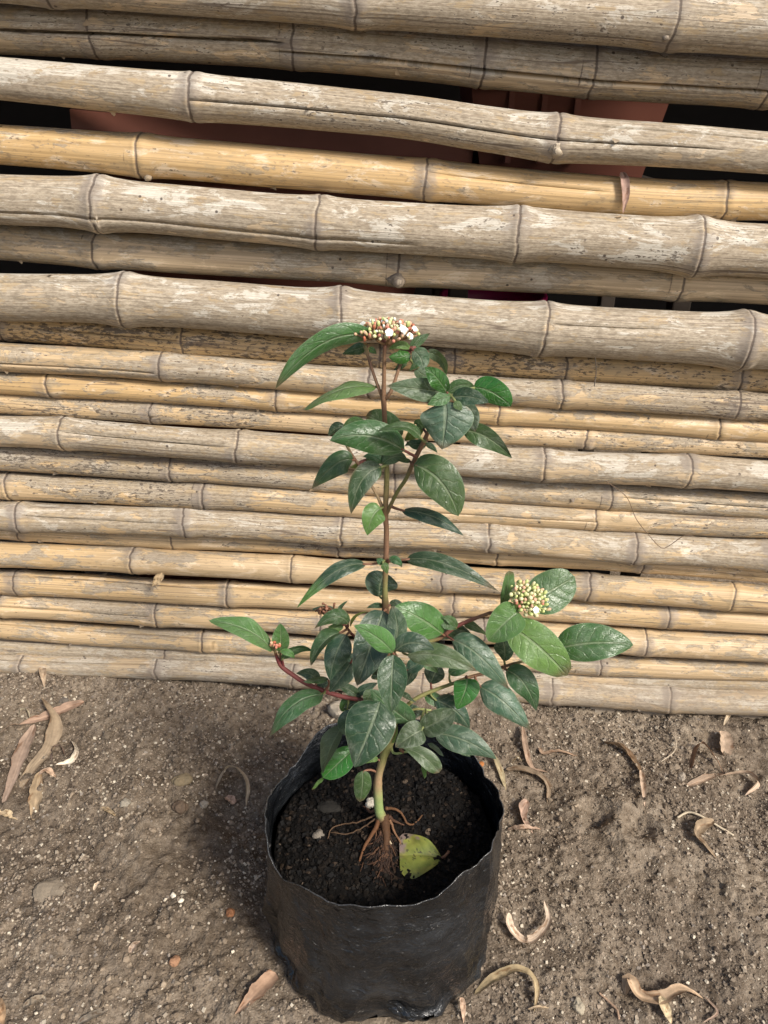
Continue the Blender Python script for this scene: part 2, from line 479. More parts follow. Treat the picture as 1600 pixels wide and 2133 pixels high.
def on_ground(x, y, lift=0.0):
    """Point of the ground seen at photo pixel x, y."""
    z = 0.0
    for _ in range(4):
        p = atz(x, y, z); z = gz(p.x, p.y)
    p = atz(x, y, z); p.z += lift
    return p

def axis(fine, lo, hi, reach, step):
    a = list(np.arange(fine[0], fine[1] + 1e-6, step))
    d, x = step * 2, fine[1]
    while x < hi: x += d; d *= 1.35; a.append(min(x, hi))
    d, x = step * 2, fine[0]; pre = []
    while x > lo: x -= d; d *= 1.35; pre.append(max(x, lo))
    return np.array(pre[::-1] + a)
gx = axis((-0.62, 0.62), -40, 40, 0, 0.0024)
gy = axis((0.30, 0.86), -40, 40, 0, 0.0024)
GX, GY = np.meshgrid(gx, gy)
GZ = ground_z(GX, GY)
nx, ny = len(gx), len(gy)
ii = (np.arange(ny - 1)[:, None] * nx + np.arange(nx - 1)[None, :]).ravel()
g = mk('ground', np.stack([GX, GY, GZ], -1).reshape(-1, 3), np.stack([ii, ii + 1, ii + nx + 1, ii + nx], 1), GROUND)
g['kind'] = 'structure'; g['label'] = 'bare sandy brown soil in front of the bamboo fence'

def ico():
    t = (1 + 5 ** .5) / 2
    v = unit(np.array([[-1, t, 0], [1, t, 0], [-1, -t, 0], [1, -t, 0], [0, -1, t], [0, 1, t], [0, -1, -t], [0, 1, -t], [t, 0, -1], [t, 0, 1], [-t, 0, -1], [-t, 0, 1]], float))
    f = [[0, 11, 5], [0, 5, 1], [0, 1, 7], [0, 7, 10], [0, 10, 11], [1, 5, 9], [5, 11, 4], [11, 10, 2], [10, 7, 6], [7, 1, 8], [3, 9, 4], [3, 4, 2], [3, 2, 6], [3, 6, 8], [3, 8, 9], [4, 9, 5], [2, 4, 11], [6, 2, 10], [8, 6, 7], [9, 8, 1]]
    return v, f

def grains(n, xy, zf, smin, smax, power, cols, probs, squash=0.75, sink=0.25, rnd=False):
    """n irregular little stones (8 corners, 12 triangles each) as one batch."""
    cube = np.array([[-1, -1, -1], [1, -1, -1], [1, 1, -1], [-1, 1, -1], [-1, -1, 1], [1, -1, 1], [1, 1, 1], [-1, 1, 1]]) * 0.6
    tri = np.array([[0, 2, 1], [0, 3, 2], [4, 5, 6], [4, 6, 7], [0, 1, 5], [0, 5, 4], [1, 2, 6], [1, 6, 5], [2, 3, 7], [2, 7, 6], [3, 0, 4], [3, 4, 7]])
    if rnd:      # rounder lump, 12 corners
        cube, tri = np.array(ico()[0]) * .62, np.array(ico()[1])
    size = smin + (smax - smin) * rng.random(n) ** power
    nk = len(cube)
    B = cube[None] * (1 + 0.75 * (rng.random((n, nk, 3)) - 0.5))
    B = B * (0.7 + 0.6 * rng.random((n, 1, 3)))
    q = unit(rng.normal(size=(n, 4)))
    w, x, y, z = q.T
    R = np.stack([np.stack([1 - 2 * (y * y + z * z), 2 * (x * y - z * w), 2 * (x * z + y * w)], -1),
                  np.stack([2 * (x * y + z * w), 1 - 2 * (x * x + z * z), 2 * (y * z - x * w)], -1),
                  np.stack([2 * (x * z - y * w), 2 * (y * z + x * w), 1 - 2 * (x * x + y * y)], -1)], 1)
    B = np.einsum('nij,nkj->nki', R, B) * size[:, None, None]
    B[..., 2] *= squash
    c = np.stack([xy[:, 0], xy[:, 1], zf + size * (0.5 - sink)], -1)
    V = (B + c[:, None, :]).reshape(-1, 3)
    F = (tri[None] + (np.arange(n) * nk)[:, None, None]).reshape(-1, 3)
    k = rng.choice(len(cols), n, p=np.array(probs) / sum(probs))
    C = np.asarray(cols)[k] * (0.75 + 0.5 * rng.random((n, 1)))
    return V, F, np.repeat(C, nk, 0)

N = 150000
xy = np.stack([rng.uniform(-0.60, 0.60, N), rng.uniform(0.31, 0.86, N)], -1)
dens = 0.55 + 1.3 * fbm(xy[:, 0] * 9, xy[:, 1] * 9, 4)
keep = (rng.random(N) < dens) & (np.hypot(xy[:, 0], xy[:, 1] - 0.46) > 0.097)
xy = xy[keep]
V, F, C = grains(len(xy), xy, ground_z(xy[:, 0], xy[:, 1]), 0.0004, 0.0023, 3.6,
                 [(0.25, 0.20, 0.15), (0.175, 0.138, 0.102), (0.325, 0.27, 0.205), (0.09, 0.07, 0.052), (0.50, 0.44, 0.345), (0.24, 0.205, 0.17)],
                 [32, 30, 14, 14, 7, 4])
# coarser clods where the crust is broken
NC = 1500
cl = np.concatenate([np.stack([rng.normal(c_[0], c_[2], k_), rng.normal(c_[1], c_[3], k_)], -1) for (c_, k_) in
      [((*atz(300, 2035, 0)[:2], .055, .022), 420), ((*atz(300, 1690, 0)[:2], .07, .02), 260), ((*atz(90, 1520, 0)[:2], .06, .03), 260), ((*atz(1280, 1710, 0)[:2], .07, .022), 420), ((*atz(1450, 1600, 0)[:2], .1, .03), 240)]])
cl = cl[np.hypot(cl[:, 0], cl[:, 1] - .46) > .11]
V2, F2, C2 = grains(len(cl), cl, ground_z(cl[:, 0], cl[:, 1]), 0.0010, 0.0046, 2.8, [(0.22, 0.172, 0.124), (0.17, 0.132, 0.094), (0.27, 0.215, 0.155), (0.12, 0.092, 0.066)], [4, 4, 2, 2], .85, .35, True)
V, F, C = np.vstack([V, V2]), np.vstack([F, F2 + len(V)]), np.vstack([C, C2])
o = mk('soil_grains', V, F, CRUMB, None, {'tint': C}, smooth=False)
tag(o, 'loose sandy grains and crumbs strewn over the bare ground', None, None, 'stuff')

# ------------------------------------------------------------------ bamboo fence
# each pole: centre line in the photo, thickness, setback from the fence face, nodes, (grey, yellow, mould), cracks
POLES = [
 dict(c=[(0, -52), (800, 2), (1600, 61)], th=[(0, 116), (1600, 120)], back=0.0, nodes=[100, 742, 1395], w=(.72, .2, .25), sw=.06, cr=[]),
 dict(c=[(0, 60), (620, 93), (1250, 152), (1600, 172)], th=[(0, 112), (1600, 112)], back=0.034, nodes=[612, 1004, 1228, 1588], w=(.62, .25, .3), sw=.03,
      cr=[(-30, .05, 600, -.02, 2.0), (570, .36, 1640, .36, 2.2)]),
 dict(c=[(0, 163), (400, 201), (800, 237), (1000, 266), (1150, 286), (1400, 304), (1600, 319)], th=[(0, 92), (400, 100), (800, 92), (1150, 98), (1600, 88)], back=0.002, nodes=[402, 1155], w=(.82, .35, .2), sw=.05,
      cr=[(405, .16, 1500, .02, .55), (1200, -.66, 1640, -.60, .7)]),
 dict(c=[(0, 301), (290, 324), (800, 365), (1300, 410), (1600, 420)], th=[(0, 88), (290, 93), (800, 90), (1600, 82)], back=0.020, nodes=[295, 885, 1500], w=(.20, .95, .22), sw=.05,
      cr=[(890, -.35, 1250, -.15, .45)]),
 dict(c=[(0, 415), (205, 425), (660, 463), (1070, 487), (1445, 515), (1600, 524)], th=[(0, 106), (1600, 110)], back=0.0, nodes=[205, 663, 1073, 1445], w=(.90, .35, .2), sw=.09,
      cr=[(-30, .52, 860, .62, .6)]),
 dict(c=[(0, 502), (210, 518), (830, 555), (1400, 584), (1600, 594)], th=[(0, 82), (1600, 82)], back=0.032, nodes=[208, 828, 1408], w=(.62, .4, .2), sw=.05, cr=[]),
 dict(c=[(0, 619), (265, 627), (710, 657), (1125, 684), (1530, 708), (1600, 714)], th=[(0, 104), (1600, 112)], back=-0.004, nodes=[262, 712, 1128, 1540], w=(.88, .15, .15), sw=.09,
      cr=[(-30, -.62, 250, -.70, .6), (285, -.72, 690, -.62, .6), (1140, -.2, 1380, -.25, .4)]),
 dict(c=[(0, 675), (790, 738), (1600, 786)], th=[(0, 64), (1600, 64)], back=0.024, nodes=[10, 385, 790, 945, 1172, 1530], w=(.22, .9, .85), sw=.05, cr=[(100, .05, 380, .1, .4)]),
 dict(c=[(0, 743), (340, 763), (765, 795), (1165, 820), (1600, 848)], th=[(0, 62), (1600, 58)], back=0.008, nodes=[338, 767, 1165, 1527], w=(.58, .65, .55), sw=.06, cr=[(-30, .45, 330, .5, .35)]),
 dict(c=[(0, 797), (580, 830), (1035, 860), (1600, 898)], th=[(0, 52), (1600, 50)], back=0.016, nodes=[107, 578, 1035, 1490], w=(.3, .9, .35), sw=.05, cr=[]),
 dict(c=[(0, 838), (315, 858), (800, 888), (1220, 912), (1600, 930)], th=[(0, 46), (1600, 48)], back=0.020, nodes=[318, 1215], w=(.42, .65, .65), sw=.05, cr=[]),
 dict(c=[(0, 899), (135, 904), (495, 931), (1128, 969), (1425, 980), (1600, 992)], th=[(0, 68), (1600, 70)], back=0.0, nodes=[135, 497, 820, 1128, 1425], w=(.74, .5, .4), sw=.07,
      cr=[(140, -.1, 480, .1, .4), (510, -.4, 1000, -.2, .35), (1430, .1, 1640, .15, .4)]),
 dict(c=[(0, 952), (360, 975), (800, 1003), (1260, 1032), (1600, 1052)], th=[(0, 56), (1600, 56)], back=0.019, nodes=[358, 820, 1265], w=(.58, .6, .5), sw=.05, cr=[(1290, .1, 1640, .2, .35)]),
 dict(c=[(0, 1012), (425, 1033), (800, 1054), (1240, 1080), (1600, 1096)], th=[(0, 55), (1600, 50)], back=0.012, nodes=[20, 425, 1235], w=(.48, .7, .42), sw=.04, cr=[(860, .3, 1240, .35, .35)]),
 dict(c=[(0, 1074), (390, 1087), (710, 1106), (1015, 1118), (1320, 1141), (1600, 1158)], th=[(0, 60), (1600, 66)], back=0.0, nodes=[47, 388, 712, 1015, 1315, 1594], w=(.66, .65, .3), sw=.07, cr=[(60, -.1, 380, .2, .35)]),
 dict(c=[(0, 1104), (360, 1122), (800, 1143), (1330, 1174), (1600, 1195)], th=[(0, 42), (1600, 42)], back=0.022, nodes=[360, 705, 1032, 1335], w=(.35, .75, .4), sw=.04, cr=[]),
 dict(c=[(0, 1153), (280, 1165), (610, 1184), (917, 1207), (1221, 1223), (1515, 1242), (1600, 1248)], th=[(0, 54), (1600, 60)], back=0.006, nodes=[280, 608, 917, 1221, 1515], w=(.36, .75, .15), sw=.05, cr=[]),
 dict(c=[(0, 1212), (477, 1236), (942, 1258), (1386, 1285), (1600, 1296)], th=[(0, 54), (1600, 52)], back=0.012, nodes=[477, 942, 1386], w=(.25, .75, .12), sw=.06, cr=[(-30, -.45, 920, -.55, .6)]),
 dict(c=[(0, 1259), (330, 1278), (669, 1296), (1005, 1312), (1337, 1337), (1600, 1350)], th=[(0, 52), (330, 54), (1600, 60)], back=0.008, nodes=[330, 669, 1005, 1337], w=(.40, .7, .3), sw=.05, cr=[(-30, .15, 320, .3, .4), (335, .3, 660, .35, .4)]),
 dict(c=[(0, 1306), (424, 1334), (1250, 1384), (1600, 1398)], th=[(0, 50), (1600, 46)], back=0.012, nodes=[424, 1245], w=(.45, .7, .4), sw=.04, cr=[(-30, -.3, 400, -.3, .5)]),
 dict(c=[(0, 1342), (350, 1359), (1250, 1410), (1600, 1420)], th=[(0, 52), (1600, 44)], back=0.022, nodes=[350, 1010], w=(.6, .45, .3), sw=.03, cr=[]),
 dict(c=[(0, 1380), (330, 1391), (612, 1405), (880, 1424), (1145, 1437), (1388, 1454), (1600, 1461)], th=[(0, 46), (1145, 62), (1600, 60)], back=0.0, nodes=[52, 330, 612, 877, 1145, 1388], w=(.60, .5, .15), sw=.05, cr=[(-30, -.3, 320, -.25, .4)]),
 dict(c=[(0, 1418), (600, 1440), (1120, 1468), (1600, 1499)], th=[(0, 44), (1600, 46)], back=0.010, nodes=[700, 1400], w=(.70, .3, .15), sw=.04, cr=[]),
]
# unseen poles added above the frame to keep the space behind dark
for k in range(9):
    y0 = -165 - k * 128
    POLES.append(dict(c=[(0, y0), (800, y0 + 52 + 6 * (k % 3)), (1600, y0 + 112)], th=[(0, 112), (1600, 112)], back=0.012 * (k % 2), nodes=[150 + 90 * (k % 4), 760, 1300 + 40 * (k % 3)], w=(.7, .3, .2), sw=.06, cr=[]))

fence = empty('bamboo_fence', (0, FENCE_Y, 0))
tag(fence, 'fence of weathered horizontal bamboo poles stacked behind the potted shrub', 'fence')
POLE_PTS = []
def build_pole(P, k):
    Y0 = FENCE_Y + (P['back'] * 0.62 if 8 <= k <= 21 else P['back'])
    cx = [c[0] for c in P['c']]; cy = [c[1] for c in P['c']]
    ctl = [(-260, cy[0] - (cy[1] - cy[0]) / (cx[1] - cx[0]) * 260)] + P['c'] + [(1860, cy[-1] + (cy[-1] - cy[-2]) / (cx[-1] - cx[-2]) * 260)]
    px = spline(np.array([(a, b) for a, b in ctl]), 400)
    P3 = np.array([at(a, b, Y0, YAW)[:] for a, b in px])
    L = np.concatenate([[0], np.cumsum(np.linalg.norm(np.diff(P3, axis=0), axis=1))])
    def s_of(x): return float(np.interp(x, px[:, 0], L))
    th = np.interp(px[:, 0], [t[0] for t in P['th']], [t[1] for t in P['th']])
    beta = PITCH + np.arctan((px[:, 1] - CY) / FPX)
    dth = np.arctan((px[:, 1] + th / 2 - CY) / FPX) - np.arctan((px[:, 1] - th / 2 - CY) / FPX)
    dist = np.hypot(P3[:, 1], P3[:, 2] - CAM_H)
    R0 = dist * np.sin(dth / 2)
    ns = sorted(s_of(x) for x in P['nodes'])
    gap = np.median(np.diff(ns)) if len(ns) > 1 else 0.3
    gap = max(gap, 0.18)
    s_end = [L[0], L[-1]]
    q = ns[0] - gap
    while q > s_end[0]: ns.insert(0, q); q -= gap
    q = ns[-1] + gap
    while q < s_end[1]: ns.append(q); q += gap
    S = list(np.arange(L[0], L[-1], 0.007)) + [L[-1]]
    for s in ns: S += list(s + np.array([-.02, -.014, -.010, -.007, -.005, -.0035, -.0025, -.0015, -.0006, .0004, .0014, .0024, .0036, .005, .0075, .011, .016]))
    S = np.unique(np.clip(np.array(S), L[0], L[-1]))
    C = np.stack([np.interp(S, L, P3[:, j]) for j in range(3)], 1)
    R = np.interp(S, L, R0)
    pr = random.Random(100 + k)
    # irregular wander of the culm
    C[:, 2] += 0.0012 * fbm(S * 5 + k * 9.1, S * 0 + k, 3); C[:, 1] += 0.0030 * fbm(S * 5 + k * 3.7, S * 0 + k + 4, 3)
    nsA = np.array(ns)
    # columns around, with extra columns for each crack; phi: 0 = towards +X-perp front (-Y), + upwards
    cracks = []
    for (x0, v0, x1, v1, wpx) in P['cr']:
        s0, s1 = s_of(max(x0, -250)), s_of(min(x1, 1850))
        b = float(np.interp((x0 + x1) / 2, px[:, 0], beta))
        ph0, ph1 = b + math.asin(-max(-.98, min(.98, v0))), b + math.asin(-max(-.98, min(.98, v1)))
        cracks.append((s0, s1, ph0, ph1, 0.0017 * wpx))
    NB = 44
    base = np.linspace(-math.pi / 2, 1.5 * math.pi, NB, endpoint=False)
    cols = [(p, None, 0) for p in base if all(abs(p - (c[2] + c[3]) / 2) > 0.11 + abs(c[2] - c[3]) / 2 for c in cracks)]
    for ci, c in enumerate(cracks):
        if any(abs((c[2] + c[3]) / 2 - (d[2] + d[3]) / 2) < 0.26 + abs(c[2] - c[3]) / 2 + abs(d[2] - d[3]) / 2 for d in cracks[:ci]): continue
        for e in (-1.15, -0.55, 0, 0.55, 1.15): cols.append(((c[2] + c[3]) / 2, ci, e))
    cols.sort(key=lambda q: (q[0], q[2]))
    nc, nS = len(cols), len(S)
    PH = np.zeros((nS, nc)); DEP = np.zeros((nS, nc))
    for j, (p, ci, e) in enumerate(cols):
        PH[:, j] = p
        if ci is not None:
            s0, s1, a, b, w = cracks[ci]
            u = np.clip((S - s0) / (s1 - s0), 0, 1)
            wob = 0.03 * fbm(S * 22 + ci * 7 + k, S * 0 + 3, 3)
            taper = np.clip(np.minimum(S - s0, s1 - S) / 0.03, 0, 1)
            ww = w / 2 / R * (0.25 + 0.75 * taper) * (0.8 + 0.8 * (fbm(S * 15 + k, S * 0 + 8, 2) + .25))
            PH[:, j] = a + (b - a) * u + wob + e * ww
            if w >= .003: PH[:, j] = a + (b - a) * u + wob + (e if abs(e) > 1 else e * 1.5) * ww
            if abs(e) < 1: DEP[:, j] = -taper * (min(0.006, 0.0022 + 2.2 * w) if w < .003 else .013) * (1.0 if e == 0 else 0.85)
    tilt = np.array([pr.uniform(-0.05, 0.05) for _ in ns])
    i_n = np.argmin(np.abs(S[:, None] - nsA[None, :]), 1)
    front = np.stack([np.zeros(nS), -np.ones(nS), np.zeros(nS)], 1)
    T = unit(np.gradient(C, axis=0))
    upv = unit(np.cross(T, np.cross(np.array([0, 0, 1.0])[None], T)))
    fr = unit(np.cross(T, upv)) * 1.0
    fr = np.where((fr[:, 1:2] > 0), -fr, fr)
    ND = (S - nsA[i_n])[:, None] - (tilt[i_n][:, None] * R[:, None] * np.sin(PH) + 0.02 * R[:, None] * np.cos(2 * PH + k)) + 0.0022 * fbm(PH * 2.2 + 11 * i_n[:, None], PH * 0 + k, 3)
    a = np.abs(ND)
    sw = P['sw'] * np.array([pr.uniform(.7, 1.4) for _ in ns])[i_n][:, None]
    prof = 1 + sw * np.exp(-(a / 0.024) ** 2) + 0.5 * sw * np.exp(-(a / 0.008) ** 2) - 0.025
    nv = np.array([pr.uniform(.3, 1.1) for _ in ns])[i_n][:, None]
    ridge = nv * (0.0006 * np.exp(-((ND + 0.0018) / 0.0020) ** 2) - 0.0010 * np.exp(-((ND - 0.0012) / 0.0012) ** 2)) + 0.0006 * np.exp(-((ND - 0.007) / 0.004) ** 2)
    ell = 1 + 0.03 * np.cos(2 * (PH - pr.uniform(0, 3))) + 0.02 * fbm(S[:, None] * 6 + k, PH * 1.1, 2) + 0.008 * fbm(S[:, None] * 40 + k, PH * 4, 2)
    RR = R[:, None] * prof * ell + ridge + DEP
    V = C[:, None, :] + RR[..., None] * (np.cos(PH)[..., None] * fr[:, None, :] + np.sin(PH)[..., None] * upv[:, None, :])
    V = V.reshape(-1, 3)
    i = np.arange(nS - 1)[:, None] * nc; j = np.arange(nc)[None, :]
    F = np.stack([i + j, i + nc + j, i + nc + (j + 1) % nc, i + (j + 1) % nc], -1).reshape(-1, 4)
    c0 = len(V); V = np.vstack([V, C[:1], C[-1:]]); j = np.arange(nc)
    F2 = np.concatenate([np.stack([j, (j + 1) % nc, np.full(nc, c0)], 1), np.stack([(nS - 1) * nc + (j + 1) % nc, (nS - 1) * nc + j, np.full(nc, c0 + 1)], 1)])
    pc = np.stack([np.broadcast_to(S[:, None], PH.shape) + k * 3.3, PH * np.mean(R), np.full(PH.shape, k * 1.7)], -1).reshape(-1, 3)
    ext = lambda A: np.concatenate([A, A[:1], A[-1:]])
    o = mk('bamboo_pole', V, [F, F2], BAMBOO, None, {'pc': ext(pc), 'nd': ext(np.abs(ND).reshape(-1)), 'ns': ext((np.minimum(np.abs(ND - 0.0012), 0.0006 + np.abs(ND + 0.011) * .9) if k in (1, 2, 3, 5, 9, 12, 13) else np.abs(ND - 0.0012)).reshape(-1)), 'upf': ext(np.sin(PH).reshape(-1)),
            'pw': np.tile(np.array(P['w'], float), (len(V), 1))})
    adopt(o, fence)
    POLE_PTS.append((px, C, S, L, R, upv, fr, beta))
    return o
POLE_OBJ = []
for k, P in enumerate(POLES):
    po = build_pole(P, k); POLE_OBJ.append(po)
    if k == 3: po['label'] = 'honey-yellow bamboo pole among greyer ones'
    if k == 1: po['label'] = 'grey bamboo pole split open along its length'
    if k == 7: po['label'] = 'thin yellow pole blackened with mould'

# stubs of cut side branches
def stub(k, x, v, r, L):
    P = POLE_PTS[k]; j = int(np.argmin(np.abs(np.interp(P[2], P[3], P[0][:, 0]) - x)))
    phi = float(np.interp(x, P[0][:, 0], P[7])) + math.asin(-v)
    nrm = math.cos(phi) * P[6][j] + math.sin(phi) * P[5][j]
    b = P[1][j] + nrm * (P[4][j] * .93); q = unit(nrm + np.array([.25, 0, -.15]))
    V, Q, T = tube_arrays(np.array([b + q * L * t for t in np.linspace(0, 1, 7)]), r * np.array([1.5, 1.25, 1.1, 1.05, 1.0, .85, .5]), 10, .5)
    n = len(V)
    o = mk('branch_stub', V, [Q, T], BAMBOO, None, {'pc': V * np.array([1, 1, 1.0]), 'nd': np.full(n, .004), 'ns': np.full(n, .01), 'upf': np.zeros(n), 'pw': np.tile([.9, .2, .7], (n, 1))})
    o.parent = POLE_OBJ[k]; o.location = -Vector(fence.location) - Vector(POLE_OBJ[k].location)
stub(5, 830, .62, .006, .010); stub(3, 312, .86, .004, .006); stub(0, 1383, .55, .003, .004); stub(2, 1158, .55, .005, .005); stub(10, 325, .1, .004, .004)
# torn bits of sheath sticking out of the poles
def flake(px_, y_, k, L, w, ang, col):
    P = POLE_PTS[k]; j = int(np.argmin(np.abs(np.interp(P[2], P[3], P[0][:, 0]) - px_)))
    C, R, up, fr = P[1][j], P[4][j], P[5][j], P[6][j]
    phi = float(np.interp(px_, P[0][:, 0], P[7])) + math.asin(-max(-.97, min(.97, y_)))
    nrm = math.cos(phi) * fr + math.sin(phi) * up
    b = C + nrm * (R + 0.0002)
    tx = np.array([1.0, 0, 0]); tp = unit(np.cross(nrm, tx))
    if tp[2] > 0: tp = -tp
    d = math.cos(ang) * tp + math.sin(ang) * tx
    sd = unit(np.cross(d, nrm))
    n = 5; V = []
    for i in range(n):
        t = i / (n - 1)
        ww = w * (1 - t) ** 0.7 * (0.75 + 0.5 * random.random()) + 0.0002
        c = b + d * (t * L) + nrm * (0.0003 + 0.35 * L * t * t)
        V += [c - sd * ww / 2, c + sd * ww / 2]
    F = [[2 * i, 2 * i + 1, 2 * i + 3, 2 * i + 2] for i in range(n - 1)]
    return np.array(V), np.array(F)
fl = {}
for k in range(0, 22):
    for q in range(4):
        V, F = flake(random.uniform(0, 1600), random.choice([-.9, .85, .9, random.uniform(-.8, .9)]), k, random.uniform(0.002, 0.006), random.uniform(0.004, 0.010), random.uniform(-1.4, 1.4), None)
        fl.setdefault(k, Batch()).add(V, F, [], np.array(random.choice([(0.34, 0.27, 0.19), (0.28, 0.23, 0.18), (0.42, 0.32, 0.21)])))
poles = [c for c in fence.children]
for k, b in fl.items():
    o = b.build('sheath_flakes', DRY, None); o['kind'] = 'stuff'
    o.parent = poles[k]; o.location = -(Vector(fence.location))
    o.location = Vector((0, 0, 0)) - Vector(fence.location) - Vector(poles[k].location)

# ------------------------------------------------------------------ things behind the fence, inside an added dark enclosure
def box_arrays(x0, x1, y0, y1, z0, z1, taper=0.0):
    t = taper
    V = np.array([[x0 + t, y0 + t, z0], [x1 - t, y0 + t, z0], [x1 - t, y1 - t, z0], [x0 + t, y1 - t, z0], [x0, y0, z1], [x1, y0, z1], [x1, y1, z1], [x0, y1, z1]])
    Q = np.array([[0, 3, 2, 1], [4, 5, 6, 7], [0, 1, 5, 4], [1, 2, 6, 5], [2, 3, 7, 6], [3, 0, 4, 7]])
    return V, Q
def box(name, mat, parent, *a, **kw):
    V, Q = box_arrays(*a, **kw)
    o = mk(name, V, Q, mat, None, smooth=False)
    bv = o.modifiers.new('bevel', 'BEVEL'); bv.width = 0.002; bv.segments = 2
    if parent is not None: adopt(o, parent)
    return o
for nm, a in [('shade_back_panel', (-1.3, 1.3, 1.75, 1.80, -0.05, 1.03)), ('shade_side_panel', (-1.36, -1.31, 0.84, 1.80, -0.05, 1.03)), ('shade_side_panel', (1.31, 1.36, 0.84, 1.80, -0.05, 1.03)), ('shade_roof_panel', (-1.4, 1.4, 0.86, 1.85, 1.04, 1.08))]:  # roof and walls added to block sky light behind the fence
    o = box(nm, SHADE_PANEL, None, *a); o['kind'] = 'structure'; o['label'] = 'dark shade panels added to keep light out behind the fence'

def planter(x0, x1, y0, y1, z0, h, rz, label, ridges=0):
    r = empty('terracotta_planter', ((x0 + x1) / 2, (y0 + y1) / 2, z0)); 
    tag(r, label, 'planter', 'terracotta planters behind the fence')
    hx, hy = (x1 - x0) / 2, (y1 - y0) / 2
    t = 0.008
    def ring(zs): # zs: list of (inset, z)
        V = []; Q = []
        for i, (s, z) in enumerate(zs):
            V += [[-hx + s, -hy + s, z], [hx - s, -hy + s, z], [hx - s, hy - s, z], [-hx + s, hy - s, z]]
            if i:
                a, b = 4 * (i - 1), 4 * i
                Q += [[a + j, a + (j + 1) % 4, b + (j + 1) % 4, b + j] for j in range(4)]
        return V, Q
    V, Q = ring([(0.045, 0.0), (0.020, h - 0.035), (0.020 + t, h - 0.035), (0.045 + t, 0.01)])
    Q += [[3, 2, 1, 0], [12, 13, 14, 15]]
    o = mk('body', V, [np.array(Q)], TERRA, r, smooth=False)
    V, Q = ring([(0.012, h - 0.045), (0.0, h - 0.042), (0.0, h), (0.022 + t, h), (0.022 + t, h - 0.045)]); 
    mk('rim', V, [np.array(Q)], TERRA, r, smooth=False)
    for i in range(ridges):
        xx = -hx * 0.5 + i * 0.035
        Vb, Qb = box_arrays(xx, xx + 0.006, -hy + 0.024, -hy + 0.04, 0.03, h - 0.05)
        mk('ridge', Vb, Qb, TERRA, r, smooth=False)
    r.rotation_euler = (0, 0, rz)
    return r
planter(-0.39, 0.00, 0.90, 1.20, 0.0, 0.24, 0.04, 'terracotta planter at the bottom of the stack seen through the fence gaps')
planter(-0.38, 0.01, 0.90, 1.20, 0.222, 0.24, -0.05, 'terracotta planter in the middle of the stack behind the fence')
planter(-0.37, 0.05, 0.88, 1.18, 0.449, 0.215, 0.30, 'terracotta planter on top of the stack behind the fence').rotation_euler = (0.02, 0.075, 0.30)
rk = empty('wooden_rack', (0.21, 1.05, 0)); tag(rk, 'rough timber rack in the dark behind the fence', 'rack')
for px_ in (0.075, 0.335):
    for py_ in (0.90, 1.20): box('post', WOOD, rk, px_, px_ + 0.022, py_, py_ + 0.022, -0.01, 0.575)
box('shelf_board', WOOD, rk, 0.065, 0.367, 0.895, 1.227, 0.576, 0.592); box('shelf_board', WOOD, rk, 0.0985, 0.333, 0.905, 1.215, 0.31, 0.325)
planter(0.07, 0.335, 0.90, 1.17, 0.593, 0.17, -0.03, 'small ribbed terracotta planter on the rack behind the fence', 3)
# magenta pot on the lower shelf
mg = empty('magenta_pot', (0.14, 1.0, 0.326)); tag(mg, 'magenta plastic pot glimpsed through the gap under the knotted pole', 'pot')
prof = [(0.0, 0.0), (0.045, 0.0), (0.062, 0.12), (0.068, 0.121), (0.069, 0.14), (0.063, 0.14), (0.058, 0.118), (0.042, 0.006), (0.0, 0.006)]
sg = 32; V = []; Q = []
for (r_, z_) in prof:
    for j in range(sg): V.append([r_ * math.cos(j / sg * 2 * math.pi), r_ * math.sin(j / sg * 2 * math.pi), z_])
for i in range(len(prof) - 1):
    for j in range(sg): Q.append([i * sg + j, i * sg + (j + 1) % sg, (i + 1) * sg + (j + 1) % sg, (i + 1) * sg + j])
mk('body', V, [np.array(Q)], MAGENTA, mg)
# slatted crates on the floor
def crate(x0, x1, y0, y1, h, label, mat):
    r = empty('plastic_crate', ((x0 + x1) / 2, (y0 + y1) / 2, 0)); tag(r, label, 'crate', 'crates behind the fence')
    box('base', BLACKPL, r, x0, x1, y0, y1, -0.01, 0.012)
    box('rim', BLACKPL, r, x0, x1, y0, y0 + 0.012, h - 0.02, h); box('rim', BLACKPL, r, x0, x1, y1 - 0.012, y1, h - 0.02, h)
    x = x0 + 0.006
    while x < x1 - 0.01:
        box('bar', mat, r, x, x + 0.008, y0 + 0.002, y0 + 0.010, 0.012, h - 0.02); x += 0.026
    return r
crate(0.045, 0.30, 0.86, 0.893, 0.135, 'black crate with pale upright bars behind the lower right poles', PALEPL)
crate(-0.56, -0.41, 0.88, 1.1, 0.13, 'black crate with pale bars behind the lower left poles', PALEPL)

# ------------------------------------------------------------------ grow bag
BX, BY, BR = 0.0, 0.4605, 0.0995
RIM_PX = [(553, 1688), (569, 1655), (611, 1603), (647, 1548), (670, 1525), (706, 1508), (760, 1499), (816, 1497), (870, 1500), (925, 1512), (962, 1532), (985, 1571), (1005, 1610), (1032, 1643), (1045, 1681), (1040, 1714), (1024, 1750),
          (1003, 1797), (962, 1818), (920, 1854), (891, 1876), (865, 1886), (825, 1890), (787, 1893), (748, 1885), (712, 1888), (670, 1867), (631, 1844), (580, 1822), (570, 1779), (559, 1730)]
RIMZ = 0.156
rim = []
for (x, y) in RIM_PX:
    p = atz(x, y, RIMZ); d = ray(x, y)
    best = None
    for dz in np.arange(-0.028, 0.0281, 0.001):
        q = atz(x, y, RIMZ + dz); r = math.hypot(q.x - BX, q.y - BY)
        cost = abs(r - BR) + 0.12 * abs(dz)
        if best is None or cost < best[0]: best = (cost, q, r)
    q = best[1]
    rim.append((math.atan2(q.y - BY, q.x - BX), min(max(best[2], 0.088), 0.108), q.z))
